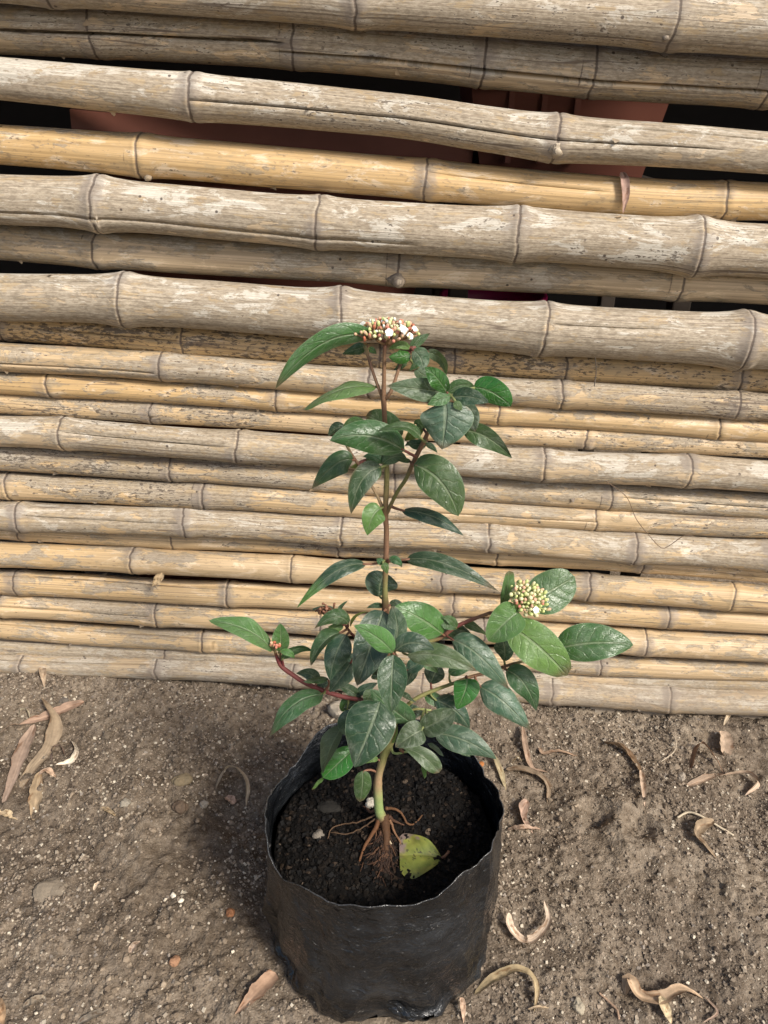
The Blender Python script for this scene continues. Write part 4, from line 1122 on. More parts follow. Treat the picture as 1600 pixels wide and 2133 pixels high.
# --- left branch
leaf(4, 622, 522, 395, 345, 62, 265, 165, 'l', -.2, d=0, b=.8)
leaf(4, 692, 538, 695, 420, 690, 288, 155, 'l', -.2, d=.25, b=.8)
leaf(4, 708, 602, 835, 508, 986, 536, 82, 'm', -.2, d=.1)
leaf(4, 692, 535, 765, 545, 818, 598, 62, 'l', -.8, d=-.2)
leaf(4, 1008, 800, 950, 735, 828, 728, 115, 'd', .2, d=.1)
leaf(4, 1112, 772, 1000, 785, 893, 800, 58, 'm', -.6, d=-.1)
leaf(4, 1000, 830, 1070, 820, 1142, 842, 75, 'd', .3, d=.1)
leaf(4, 1066, 912, 800, 1010, 593, 1287, 185, 'm', -.8, d=-.35)
leaf(4, 1222, 370, 1065, 460, 958, 662, 115, 'm', -.6, d=-.25)
leaf(4, 1272, 388, 1175, 570, 1128, 795, 225, 'd', -.9, d=-.45, roll=0)
leaf(4, 1310, 630, 1230, 750, 1120, 892, 190, 'd', -.6, d=-.4)
leaf(4, 1292, 298, 1175, 232, 992, 332, 140, 'm', -.8, d=-.25)
leaf(4, 1242, 305, 1175, 325, 1108, 318, 80, 'l', -.2)
leaf(4, 1202, 200, 1090, 175, 968, 166, 85, 'd', .8, d=.2)
leaf(4, 1195, 195, 1230, 140, 1282, 90, 34, 'm', .3)
leaf(4, 1372, 932, 1290, 870, 1188, 842, 95, 'd', .5, d=.2)
leaf(4, 1358, 912, 1440, 860, 1548, 810, 86, 'd', .6, d=.2)
# --- right branch with the second flower head
leaf(6, 800, 295, 950, 210, 1125, 105, 290, 'm', 1.0, d=.3, a=.45, b=.45, roll=0)
leaf(6, 620, 305, 655, 190, 668, 62, 78, 'l', .3, d=.2, a=.4, b=.3)
leaf(6, 735, 350, 645, 420, 524, 552, 235, 'l', -1.4, d=-.3, a=.45, b=.65, roll=0)
leaf(6, 660, 450, 855, 575, 1072, 792, 285, 'l', -.8, d=-.35, a=.5, b=.5, roll=0)
leaf(6, 1000, 605, 1265, 565, 1532, 578, 262, 'm', .2, d=-.1, a=.5, b=.75, roll=0)
leaf(6, 632, 692, 640, 610, 615, 528, 140, 'd', .5, d=.2, a=.7, b=.5)
leaf(6, 215, 395, 235, 440, 300, 470, 60, 'm', -.4)

# --- half-hidden leaves inside the crown
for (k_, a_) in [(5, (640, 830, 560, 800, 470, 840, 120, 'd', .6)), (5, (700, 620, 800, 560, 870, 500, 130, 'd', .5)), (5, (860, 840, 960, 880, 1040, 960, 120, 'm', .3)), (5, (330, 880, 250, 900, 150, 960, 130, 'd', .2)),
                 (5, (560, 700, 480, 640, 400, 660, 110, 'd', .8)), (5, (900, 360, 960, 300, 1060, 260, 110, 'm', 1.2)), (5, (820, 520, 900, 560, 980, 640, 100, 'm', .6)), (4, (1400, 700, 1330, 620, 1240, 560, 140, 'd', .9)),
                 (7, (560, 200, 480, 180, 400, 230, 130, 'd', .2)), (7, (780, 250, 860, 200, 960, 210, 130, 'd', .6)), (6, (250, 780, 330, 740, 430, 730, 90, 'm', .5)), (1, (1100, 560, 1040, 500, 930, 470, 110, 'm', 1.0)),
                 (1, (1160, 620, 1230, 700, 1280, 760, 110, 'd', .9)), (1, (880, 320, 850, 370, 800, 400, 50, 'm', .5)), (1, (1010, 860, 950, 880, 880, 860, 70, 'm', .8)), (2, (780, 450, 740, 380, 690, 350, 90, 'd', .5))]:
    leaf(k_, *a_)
# --- flower heads
def subdiv(v, f):
    v = list(map(tuple, v)); cache = {}; out = []
    def mid(a, b):
        k = (min(a, b), max(a, b))
        if k not in cache:
            m_ = np.array(v[a]) + np.array(v[b]); v.append(tuple(m_ / np.linalg.norm(m_))); cache[k] = len(v) - 1
        return cache[k]
    for a, b, c in f:
        x, y, z = mid(a, b), mid(b, c), mid(c, a); out += [[a, x, z], [b, y, x], [c, z, y], [x, y, z]]
    return np.array(v), np.array(out)
IV, IF = subdiv(*ico())
BUD_COLS = {'cream': ((0.68, 0.64, 0.38), (0.42, 0.48, 0.16)), 'green': ((0.55, 0.60, 0.25), (0.30, 0.40, 0.10)), 'pink': ((0.52, 0.17, 0.13), (0.50, 0.44, 0.20)), 'rust': ((0.45, 0.13, 0.07), (0.30, 0.12, 0.06)), 'white': ((0.80, 0.80, 0.74), (0.60, 0.62, 0.42)), 'blush': ((0.62, 0.34, 0.24), (0.52, 0.54, 0.24))}
BUDMESH = {}
for nme, (top, low) in BUD_COLS.items():
    v = IV.copy(); h = (v[:, 2:3] + 1) / 2
    v = v * np.array([1, 1, 1.25]); v[:, :2] *= (1 - 0.35 * (1 - h)) 
    lobes = 1 + 0.10 * np.cos(5 * np.arctan2(v[:, 1], v[:, 0])) * h[:, 0]; v[:, :2] *= lobes[:, None]
    b_ = mk('flower_bud', v, [IF], BUDM, None, {'tint': np.array(low) * (1 - h) + np.array(top) * h})
    BUDMESH[nme] = b_.data; bpy.data.objects.remove(b_)
def rot_to(dv):
    return Vector(dv).to_track_quat('Z', 'Y').to_euler()
def bud(parent, p, dv, r, kind):
    o = bpy.data.objects.new('flower_bud', BUDMESH[kind]); COL.objects.link(o)
    o.parent = parent; o.location = Vector(p) - Vector(parent.matrix_basis.translation) - Vector(shrub.location)
    o.scale = (r * random.uniform(.8, 1.1), r * random.uniform(.8, 1.1), r * random.uniform(.85, 1.35)); o.rotation_euler = rot_to([x_ + random.uniform(-.5, .5) for x_ in dv])
    return o
def open_flower(parent, p, dv, r):
    V = []; Q = []; n = 0
    dv = np.array(Vector(dv).normalized()); u = unit(np.cross(dv, [0.3, 0.2, 1])); w_ = np.cross(dv, u)
    for k in range(5):
        a = k * 2 * math.pi / 5
        d1 = math.cos(a) * u + math.sin(a) * w_; d2 = -math.sin(a) * u + math.cos(a) * w_
        for i, (tt, ww) in enumerate([(0.05, .12), (0.35, .42), (0.7, .52), (0.95, .36), (1.05, .08)]):
            for s_ in (-1, 0, 1): V.append(np.array(p) + d1 * tt * r + d2 * ww * s_ * r + dv * r * (0.35 * tt - 0.35 * tt * tt + 0.10 * abs(s_)))
        for i in range(4):
            for j in range(2):
                b0 = n + i * 3 + j; Q.append([b0, b0 + 1, b0 + 4, b0 + 3])
        n += 15
    o = mk('open_flower', V, [np.array(Q)], BUDM, None, {'tint': np.tile([0.80, 0.79, 0.70], (len(V), 1))})
    o.parent = parent; o.location = -Vector(shrub.location) - Vector(parent.matrix_basis.translation)
    return o
def cluster(name, att, pts, r, kinds, col, opens=(), label=None, updir=(0, -.35, 1)):
    """pts: photo pixels of buds with a setback; stalks run from the attachment."""
    att = np.array(att)
    B = Batch(); info = []
    cen = np.mean([p for p in pts], 0)
    subs = [att * 0.45 + 0.55 * p for p in pts[:: max(1, len(pts) // 9)]]
    for s_ in subs:
        V, Q, T = tube_arrays(bez(att, (att + s_) / 2 + np.array([0, 0, -0.001]), s_, np.linspace(0, 1, 5)), np.linspace(.0010, .0007, 5), 6); B.add(V, Q, T, col)
    for p in pts:
        s_ = subs[int(np.argmin([np.linalg.norm(p - q) for q in subs]))]
        V, Q, T = tube_arrays(bez(s_, (s_ * .45 + p * .55) + np.array([0, 0, -0.0008]), p, np.linspace(0, 1, 4)), [.0007, .0006, .0005, .0006], 5); B.add(V, Q, T, col)
    o = B.build(name, BARK, None); adopt(o, shrub)
    if label: o['label'] = label
    for i, p in enumerate(pts):
        dv = unit(p - att) * 0.8 + np.array(updir) * 0.4
        k = random.choices(list(kinds), list(kinds.values()))[0]
        bud(o, p, dv, r * random.uniform(.72, 1.15), k)
    for p in opens: open_flower(o, p, unit(np.array(p) - att) + np.array([0, -.5, .5]), r * random.uniform(1.3, 1.8))
    return o
random.seed(21)
att = np.array(at(803, 716, PY))
pts = []
for i in range(135):
    a = i * 2.39996; q = math.sqrt((i + .5) / 135)
    x = 803 + 68 * q * math.cos(a) + random.uniform(-3, 3)
    yb = math.sin(a) * q                                     # + = towards the camera
    Y = PY - yb * 0.019
    hgt = 0.0070 * (1 - 0.8 * q * q) + 0.0060
    p = at(803, 716, Y); X = (x - 803) / FPX * depth(att) + att[0]
    pts.append(np.array([X, Y, att[2] + hgt + random.uniform(-.0015, .0012)]))
opens = [np.array(at(*Z(1, x_, y_), PY + d_)) for (x_, y_, d_) in [(772, 162, -.020), (935, 138, -.008), (662, 92, .006), (862, 140, -.016), (600, 108, 0), (905, 185, -.012), (560, 150, -.006), (755, 100, .002)]]
cluster('flower_cluster', att, pts, 0.00135, {'cream': 5, 'white': 3, 'pink': 7, 'rust': 3, 'blush': 5, 'green': 4}, (0.24, 0.14, 0.07), opens, 'domed head of white flowers and pink buds')
k = int(np.argmin((ST[:, 0] - Z(6, 715, 330)[0]) ** 2 + (ST[:, 1] - Z(6, 715, 330)[1]) ** 2))
att = ST[k, 2:5]; Yc = att[1]
pts = []
for i in range(80):
    a = i * 2.39996; q = math.sqrt((i + .5) / 80)
    u_, v_ = q * math.cos(a), q * math.sin(a)
    # flat head tilted towards the lower right
    x = 808 + 122 * u_ + 62 * v_ + random.uniform(-8, 8); y = 258 + 88 * u_ - 86 * v_ - 12 * (1 - q * q)
    pts.append(np.array(at(*Z(6, x, y + random.uniform(-6, 6)), Yc - .006 + .008 * v_ - .010 * (1 - q) + random.uniform(-.002, .002))))
cluster('flower_cluster', att, pts, 0.00175, {'green': 7, 'cream': 6, 'blush': 4, 'pink': .6}, (0.30, 0.36, 0.12), [np.array(at(*Z(6, 855, 335), Yc - .020))], 'head of pale green and pink buds on the right branch', (0.5, -.6, .6))
k = int(np.argmin((ST[:, 0] - Z(4, 645, 525)[0]) ** 2 + (ST[:, 1] - Z(4, 645, 525)[1]) ** 2)); att = ST[k, 2:5]
pts = [np.array(at(*Z(4, x, y), att[1] - .004 + dy)) for (x, y, dy) in [(615, 462, 0), (640, 455, .002), (632, 482, -.003), (660, 480, -.002), (676, 486, 0), (655, 500, -.004), (612, 480, 0), (682, 474, .001)]]
cluster('flower_cluster', att, pts, 0.0016, {'pink': 3, 'rust': 1.5, 'blush': 1}, (0.26, 0.2, 0.10), (), 'tiny knot of reddish buds on the left branch')
# withered head
k = int(np.argmin((ST[:, 0] - Z(4, 1150, 210)[0]) ** 2 + (ST[:, 1] - Z(4, 1150, 210)[1]) ** 2)); att = ST[k, 2:5]
B = Batch()
for i in range(46):
    x = random.gauss(1100, 48); y = random.gauss(178, 20); e = np.array(at(*Z(4, x, y), att[1] - .003 + random.uniform(-.006, .006)))
    V, Q, T = tube_arrays(bez(att, (att + e) / 2 + np.array([random.uniform(-.003, .003), 0, random.uniform(-.001, .003)]), e, np.linspace(0, 1, 6)), np.linspace(.0006, .0004, 6), 5); B.add(V, Q, T, (0.16, 0.075, 0.04))
    v = IV[:12] * 0.0011 * random.uniform(.6, 1.3) * (1 + 0.5 * rng.random((12, 3))) + e
    B.add(v, [], np.array(ico()[1]), random.choice([(0.20, 0.09, 0.05), (0.13, 0.06, 0.035), (0.28, 0.13, 0.08)]))
for (x, y) in [(1165, 115), (1050, 145)]:
    e = np.array(at(*Z(4, x, y), att[1] - .003)); V, Q, T = tube_arrays(bez(att, (att + e) / 2, e, np.linspace(0, 1, 5)), [.0007, .0006, .0006, .0007, .001], 5); B.add(V, Q, T, (0.2, 0.09, 0.05))
o = B.build('withered_flower_cluster', BARK, None); adopt(o, shrub); o['label'] = 'brown dried-up flower head'

# --- roots spread over the potting soil
def root(pts, r0, r1, col, lift=0.0015, seg=7, name='root'):
    P = [list(soil_pt(*Z(8, x, y), lift * .5 + h * (.6 if i_ else 1))) for i_, (x, y, h) in enumerate(pts)]
    n = 6 * len(P); D = spline(np.array(P), n)
    if n > 12: D = D + 0.0006 * np.stack([fbm(np.arange(n) * .5 + k_, np.arange(n) * 0 + pts[0][0], 2) for k_ in (0, 30, 60)], 1)
    return tube_arrays(D, np.linspace(r0, r1, n), seg, 0.25), col
random.seed(5)
groups = [
 ([[(800, 735, .012), (812, 800, .006), (815, 900, .003), (818, 980, .000), (826, 1075, -.004)], 0.0046, .0010, (0.075, 0.036, 0.016)],),
 ([[(775, 745, .012), (735, 800, .007), (690, 860, .003), (640, 965, -.002)], .0023, .0009, (0.12, 0.052, 0.021)],),
 ([[(815, 715, .016), (865, 672, .012), (915, 690, .008), (945, 735, .003), (990, 735, .001), (1045, 675, .001)], .0015, .0006, (0.12, 0.058, 0.026)],),
 ([[(770, 735, .014), (640, 742, .008), (530, 752, .006), (465, 775, .004), (438, 825, .0)], .0009, .0004, (0.11, 0.065, 0.036)],),
 ([[(770, 740, .012), (660, 775, .006), (560, 808, .004), (480, 800, .004), (450, 790, .002)], .0008, .0004, (0.10, 0.06, 0.034)],),
 ([[(775, 700, .016), (720, 680, .008), (690, 640, .002), (660, 610, .0)], .0016, .0008, (0.18, 0.09, 0.05)],),
 ([[(835, 745, .008), (870, 800, .005), (905, 860, .003), (925, 930, .001)], .0012, .0006, (0.18, 0.095, 0.05)],),
 ([[(830, 735, .010), (870, 735, .007), (930, 745, .002)], .0018, .0006, (0.07, 0.035, 0.02)],),
]
for (gq,) in groups:
    (tv, tq, tt), col = root(*gq)
    o = mk('root', tv, [tq, tt], ROOT, None, {'tint': np.tile(np.array(col), (len(tv), 1))}); adopt(o, shrub)
B = Batch()
for i in range(190):
    f = random.random(); x0 = 798 + 12 * f + random.gauss(0, 17); y0 = 745 + 250 * f
    ang = random.gauss(-0.12, 0.42); ln = random.uniform(50, 190)
    P_ = [(x0, y0, .0035)]
    xx, yy = x0, y0
    for q in range(4):
        ang += random.gauss(0, .38); xx += math.sin(ang) * ln / 4; yy += math.cos(ang) * ln / 4
        P_.append((xx, min(yy, 1180), .0028 - .0009 * q + random.uniform(-.0006, .0008)))
    (tv, tq, tt), col = root(P_, random.uniform(.0005, .0010), .0003, random.choice([(0.030, 0.015, 0.009), (0.050, 0.023, 0.012), (0.020, 0.012, 0.008), (0.085, 0.042, 0.022)]), .0008, 5)
    B.add(tv, tq, tt, col)
o = B.build('fibrous_roots', ROOT, None); adopt(o, shrub); o['kind'] = 'stuff'

# ------------------------------------------------------------------ fallen and dry leaves
def ribbon(P, w, twist=(0, 0), cup=0.25, col=(0.4, 0.27, 0.17), a=.5, b=.8, n=None, ragged=0.30, ref=None):
    """Long narrow leaf blade along 3-D points P."""
    P = np.array([list(p) for p in P], float)
    n = n or max(20, 9 * len(P)); C = spline(P, n)
    C[:, 2] += 0.0012 * fbm(np.arange(n) * .35 + w * 2000, np.arange(n) * 0 + w * 100, 2)
    T = unit(np.gradient(C, axis=0)); t = np.linspace(0, 1, n)
    up = np.array([0, 0, 1.0]) if ref is None else np.array(ref, float)
    side = unit(np.cross(T, up[None] + 0.01)); nrm = np.cross(side, T)
    tw = np.interp(t, np.linspace(0, 1, len(twist)), twist)[:, None]
    side, nrm = side * np.cos(tw) + nrm * np.sin(tw), nrm * np.cos(tw) - side * np.sin(tw)
    pf = np.clip(t, 1e-3, 1) ** a * np.clip(1 - t, 0, 1) ** b; pf = pf / pf.max() * w / 2
    pf = pf * (1 + ragged * fbm(t * 9 + w * 900, t * 0 + w * 70, 3)) + 0.00025
    v = np.linspace(-1, 1, 11); m_ = 11
    V = C[:, None] + side[:, None] * (pf[:, None] * v[None])[..., None] + nrm[:, None] * (pf[:, None] * (cup * (v ** 2 - .4)[None] + 0.12 * fbm(t[:, None] * 8 + w * 500, v[None] * 1.5, 2)))[..., None]
    i = np.arange(n - 1)[:, None] * m_; j = np.arange(m_ - 1)[None]
    Q = np.stack([i + j, i + j + 1, i + m_ + 1 + j, i + m_ + j], -1).reshape(-1, 4)
    tv, vv = np.repeat(t, m_), np.tile(v, n)
    jr = random.Random(int(w * 1e7)); kj = jr.uniform(.72, 1.2); col = tuple(c_ * kj * q_ for c_, q_ in zip(col, (1, jr.uniform(.9, 1.08), jr.uniform(.8, 1.15)))); w = w * .88
    lum = 0.3 * col[0] + 0.6 * col[1] + 0.1 * col[2]
    col = tuple(0.62 * a_ + 0.38 * lum * b_ for a_, b_ in zip(col, (1.18, 0.98, 0.72)))
    cc = np.array(col)[None] * (1 + 0.55 * fbm(tv * 7 + w * 3000, vv * 1.5, 3) + 0.30 * fbm(tv * 1.5, vv * 7 + w * 900, 2))[:, None]
    cc = cc * np.where(np.abs(vv) < .05, 1.25, 1.0)[:, None]
    br_ = (fbm(tv * 5 + w * 700, vv * 2 + 5, 3) > .28)[:, None]
    cc = np.where(br_, cc * np.array([.62, .52, .45]), cc)
    return V.reshape(-1, 3), Q, cc
RC = {5: (0, 1100, 1 / 2.2857), 6: (900, 1100, 1 / 2.2857), 7: (0, 1650, .5), 8: (800, 1650, .5)}
def R_(k, x, y): a, b, s = RC[k]; return a + x * s, b + y * s
TN = (0.42, 0.29, 0.185); PK = (0.44, 0.29, 0.22); BR = (0.24, 0.125, 0.075); CR = (0.58, 0.44, 0.29); GY = (0.36, 0.31, 0.27); OR = (0.46, 0.25, 0.14); DK = (0.20, 0.135, 0.095)
def dry(rk_, pts, w, col, label, twist=(0, .3), cup=.3, a=.5, b=.8, lift=.0015, name='dry_leaf', cat='dry leaf', extra=()):
    P = [on_ground(*R_(rk_, x, y), lift * .7 + h * .8 - (.0007 if q in (0, len(pts) - 1) else 0)) for q, (x, y, h) in enumerate(pts)]
    wm = w * RC[rk_][2] * depth(P[len(P) // 2]) / FPX
    V, Q, C = ribbon(P, wm, twist, cup, col, a, b)
    B = Batch(); B.add(V, Q, [], C)
    for (pts2, w2, col2, tw2) in extra:
        P2 = [on_ground(*R_(rk_, x, y), lift + h) for (x, y, h) in pts2]
        V, Q, C = ribbon(P2, w2 * RC[rk_][2] * depth(P2[0]) / FPX, tw2, cup, col2, a, b); B.add(V, Q, [], C)
    o = B.build(name, DRY)
    tag(o, label, cat, 'dry leaves strewn on the soil')
    return o
F0 = 0.0
dry(5, [(205, 835, .012), (235, 890, .016), (270, 950, .010), (235, 1060, .004), (150, 1160, .003), (40, 1335, 0)], 66, TN, 'longest tan dry leaf, kinked at its upper end, in the pile by the fence foot', (1.0, .7, .2, .1, -.2))
dry(5, [(168, 950, .006), (110, 1085, .006), (70, 1190, .004), (8, 1340, 0)], 66, PK, 'pinkish broad dry leaf lying beside the longest tan one', (.2, 0, -.2))
dry(5, [(402, 832, .002), (330, 868, .006), (240, 905, .006), (95, 945, .004)], 46, (0.30, 0.18, 0.11), 'brown dry leaf pointing towards the fence, crossing the top of the pile', (.3, .5, .9))
dry(5, [(188, 1165, .002), (175, 1280, .004), (160, 1400, 0)], 60, TN, 'short spindle-shaped tan leaf just right of the big leaf pile', (.1, -.1), a=.7)
dry(5, [(345, 1025, .004), (368, 1080, .008), (340, 1125, .006), (268, 1135, .003)], 30, (0.50, 0.47, 0.42), 'small bleached leaf curled into a hook right of the leaf pile', (.9, 1.1, .6))
dry(5, [(250, 1115, .002), (255, 1070, .008), (295, 1060, .008), (312, 1095, .002)], 22, DK, 'thin dark curl of leaf beside the bleached hook', (.9, 1.1))
dry(5, [(155, 1205, .002), (225, 1168, .005), (268, 1198, 0)], 36, PK, 'small pinkish leaf end poking out from under the leaf pile', (.4, .2))
dry(5, [(1028, 1245, .001), (1075, 1190, .014), (1125, 1185, .018), (1180, 1240, .010), (1172, 1325, 0)], 36, (0.34, 0.26, 0.21), 'arched grey-brown leaf standing over a hollow left of the bag', (.7, .9, .5))
dry(5, [(1078, 1285, .002), (1100, 1300, .003), (1118, 1318, .001)], 38, TN, 'stubby tan leaf fragment under the arched leaf', (.1, .1), b=.3, a=.3)
dry(5, [(-5, 1350, .002), (40, 1375, .004), (85, 1392, .001)], 40, CR, 'pale leaf tip at the photo edge below the big pile', (.1, .2))
dry(5, [(0, 985, .002), (60, 950, .004), (140, 950, .003)], 16, DK, 'threadlike dark leaf strip at the upper edge of the pile', (.2, .6))
dry(5, [(90, 905, .002), (105, 885, .006), (135, 890, .009), (148, 930, .004)], 18, GY, 'tiny grey loop of leaf at the top of the pile', (.9, 1.2))
dry(5, [(475, 1338, .001), (510, 1350, .003), (555, 1378, .001)], 24, TN, 'narrow tan leaf scrap lying alone left of the arched leaf', (.1, .3))
dry(6, [(428, 965, .010), (445, 1070, .006), (475, 1150, .003), (552, 1168, .002)], 32, (0.34, 0.24, 0.17), 'bent dry leaf leaning under the broad speckled shrub leaf', (.6, .4, .1))
dry(6, [(352, 1165, .006), (420, 1168, .008), (510, 1195, .006), (552, 1240, .004), (548, 1312, 0)], 46, (0.33, 0.235, 0.16), 'broad tan-brown leaf bending downward just right of the bag rim', (.1, .3, .8))
dry(6, [(380, 1130, .003), (405, 1110, .008), (425, 1120, .004)], 20, CR, 'small pale curl right of the bag rim', (.8, .9))
dry(6, [(512, 1050, .002), (530, 1085, .004), (600, 1082, .007), (692, 1090, .001)], 34, TN, 'thin forked tan leaf in the middle of the right-hand litter', (.3, .5, .2))
dry(6, [(818, 1032, .004), (890, 1062, .010), (950, 1120, .008), (1000, 1180, .002)], 48, (0.34, 0.19, 0.12), 'reddish brown rolled leaf with a cream tail', (.8, .5, .4), cup=.6, extra=[([(992, 1170, .004), (1000, 1250, .006), (1012, 1328, 0)], 28, CR, (.3, .1))])
dry(6, [(1215, 1230, 0), (1330, 1200, .006), (1430, 1190, .008), (1500, 1200, .012), (1545, 1240, .010), (1490, 1278, .002)], 50, (0.45, 0.32, 0.23), 'twisted tan leaf looping back on itself near the right photo edge', (.1, .3, .9, 1.2, .6))
dry(6, [(1232, 1150, 0), (1248, 1085, .012), (1280, 1065, .016), (1335, 1110, .010), (1390, 1172, 0)], 32, BR, 'dark reddish leaf arching above the looped tan leaf', (.8, 1.0, .7))
dry(6, [(1368, 985, .008), (1388, 1030, .010), (1392, 1085, .001)], 70, (0.38, 0.25, 0.17), 'crumpled brown leaf at the fence foot near the right edge', (.1, .5), cup=.7, b=.4)
dry(6, [(452, 1310, .006), (425, 1365, .006), (445, 1420, .004), (480, 1455, 0)], 52, (0.40, 0.24, 0.18), 'pinkish brown crumpled leaf beside the bag', (.3, .8, .2), cup=.5, extra=[([(360, 1440, 0), (430, 1440, .003), (520, 1442, .001)], 36, TN, (.2, .4))])
dry(8, [(518, 530, .012), (522, 580, .010), (560, 628, .008), (605, 640, .008), (655, 605, .010), (682, 560, .012), (662, 492, .016)], 46, (0.66, 0.52, 0.36), 'cream leaf curled into a bowl shape on the sunlit soil right of the bag', (.55, .45, .3, .4, .6))
dry(8, [(378, 845, 0), (450, 795, .006), (545, 768, .012), (610, 795, .012), (632, 840, .008), (626, 915, 0)], 42, (0.43, 0.30, 0.19), 'tan leaf hooked like a cane by the bag foot', (.4, .2, .5, .9), extra=[([(600, 912, .001), (640, 908, .003), (686, 904, 0)], 10, TN, (0, .2))])
dry(8, [(1005, 850, .001), (1015, 798, .010), (1060, 865, .008), (1150, 880, .008), (1235, 845, .010), (1335, 862, 0)], 62, (0.50, 0.36, 0.23), 'large pale leaf folded in two near the lower right corner', (.9, .3, .1, .4, .2), extra=[([(1148, 870, .006), (1165, 920, .006), (1195, 975, .002)], 40, CR, (.2, .1)), ([(1335, 862, .002), (1385, 930, .003), (1330, 965, 0)], 8, TN, (0, .3))])
dry(8, [(1368, 140, .010), (1310, 165, .008), (1300, 195, .006), (1335, 230, .003), (1385, 278, 0)], 44, (0.40, 0.28, 0.19), 'tan leaf bent in a sharp V under a pale twig', (.2, .6, .3), cup=.5)
dry(7, [(978, 928, 0), (1050, 865, .003), (1150, 765, .005)], 72, (0.48, 0.28, 0.17), 'orange-tan leaf with its stem end under the bag edge', (.05, -.1), a=.95, b=.35)
dry(7, [(-20, 860, .002), (5, 920, .003), (8, 1000, .001)], 40, OR, 'orange leaf edge cut off by the photo at the lower left', (.1, .1))
dry(7, [(95, 900, .001), (140, 880, .003), (188, 855, .001)], 34, (0.31, 0.25, 0.18), 'flat dusty leaf half covered by soil at lower left', (0, .2), b=.4, a=.4)
dry(7, [(320, 972, .001), (380, 945, .003), (450, 912, .001)], 34, (0.30, 0.24, 0.175), 'dusty leaf scrap at the bottom edge left of the bag', (0, .2), b=.4, a=.4)
dry(7, [(540, 675, .001), (562, 650, .004), (585, 625, .001)], 30, (0.40, 0.28, 0.18), 'small tan chip of leaf on the gravelly patch', (.2, .1))
dry(7, [(392, 412, .001), (405, 395, .003), (422, 372, .001)], 18, CR, 'tiny pale leaf sliver near the flat stone', (.2, .3))
dry(6, [(285, 1100, .012), (320, 1170, .008), (352, 1250, 0)], 34, (0.33, 0.25, 0.17), 'dull leaf propped against the bag under the shrub', (.5, .3))
dry(5, [(207, 690, .012), (212, 725, .008), (212, 762, .001)], 30, TN, 'small tan leaf tip leaning on the lowest bamboo pole', (.1, .1), b=1.0, a=.35)
dry(8, [(322, 880, .010), (328, 915, .006), (332, 962, 0)], 24, TN, 'small tan leaf stuck at the bottom corner of the bag', (.3, .1), b=1.0, a=.3)
dry(6, [(1418, 895, .014), (1400, 925, .008), (1388, 945, .002)], 16, CR, 'thin straw sticking out from under the lowest pole', (.3, .1))
# leaves and threads caught on the fence
def on_pole(x, y, out):
    return at(x, y, FENCE_Y - out, YAW)
def fence_leaf(pts, w, col, label, tw=(0, .2), cup=.4):
    P = [on_pole(x, y, o_) for (x, y, o_) in pts]
    V, Q, C = ribbon(P, w * depth(P[0]) / FPX, tw, cup, col, .45, .9, ref=(0, -1, .3))
    B = Batch(); B.add(V, Q, [], C); o = B.build('dry_leaf', DRY); tag(o, label, 'dry leaf', 'dry leaves caught on the fence')
fence_leaf([(1296, 358, -.010), (1302, 378, -.001), (1303, 410, .0015), (1298, 444, -.001)], 17, (0.42, 0.27, 0.20), 'folded pinkish leaf hanging over the honey-yellow pole')
fence_leaf([(338, 1193, .018), (328, 1207, .020), (318, 1222, .021)], 16, (0.46, 0.31, 0.20), 'short tan leaf wedged between the lower left poles', (.2, .3))
0 and fence_leaf([(262, 246, .016), (258, 252, .018), (250, 262, .016)], 12, (0.33, 0.23, 0.14), 'scrap of leaf dangling under the big grey pole', (.2, .6))
def thread(pts, r, col, label, name='dry_tendril', cat='tendril', fn=None):
    P = [fn(*p) for p in pts]; D = spline(np.array([list(p) for p in P]), 8 * len(P))
    V, Q, T = tube_arrays(D, np.full(len(D), r), 6, .2); B = Batch(); B.add(V, Q, T, col)
    o = B.build(name, ROOT); tag(o, label, cat); return o
thread([(1262, 1002, .022), (1305, 1035, .024), (1325, 1080, .026), (1352, 1115, .028), (1376, 1140, .030), (1392, 1138, .030), (1425, 1116, .030), (1446, 1117, .028)], .0004, (0.16, 0.11, 0.07), 'thin dark tendril sagging across the right-hand poles', fn=on_pole)
thread([(1240, 745, .022), (1242, 775, .014), (1238, 805, .016)], .0005, (0.12, 0.1, 0.08), 'short dark thread hanging under the thickest grey pole', fn=on_pole)
gp = lambda x, y, h: on_ground(*R_(8, x, y), h)
thread([(1220, 112, .002), (1260, 96, .004), (1300, 108, .006), (1360, 138, .005), (1455, 186, .002)], .0012, (0.50, 0.42, 0.30), 'pale bare twig lying on the soil by the V-shaped leaf', 'twig', 'twig', gp)
thread([(895, 842, .002), (930, 880, .004), (968, 915, .003), (978, 950, .001)], .0010, (0.36, 0.24, 0.16), 'crooked brown twig on the sunlit soil near the lower edge', 'twig', 'twig', gp)
gp6 = lambda x, y, h: on_ground(*R_(6, x, y), h)
thread([(1142, 985, .002), (1158, 1030, .005), (1150, 1075, .004), (1090, 1115, .001)], .0007, (0.42, 0.35, 0.26), 'fine curved straw on the soil below the lowest pole', 'straw', 'straw', gp6)

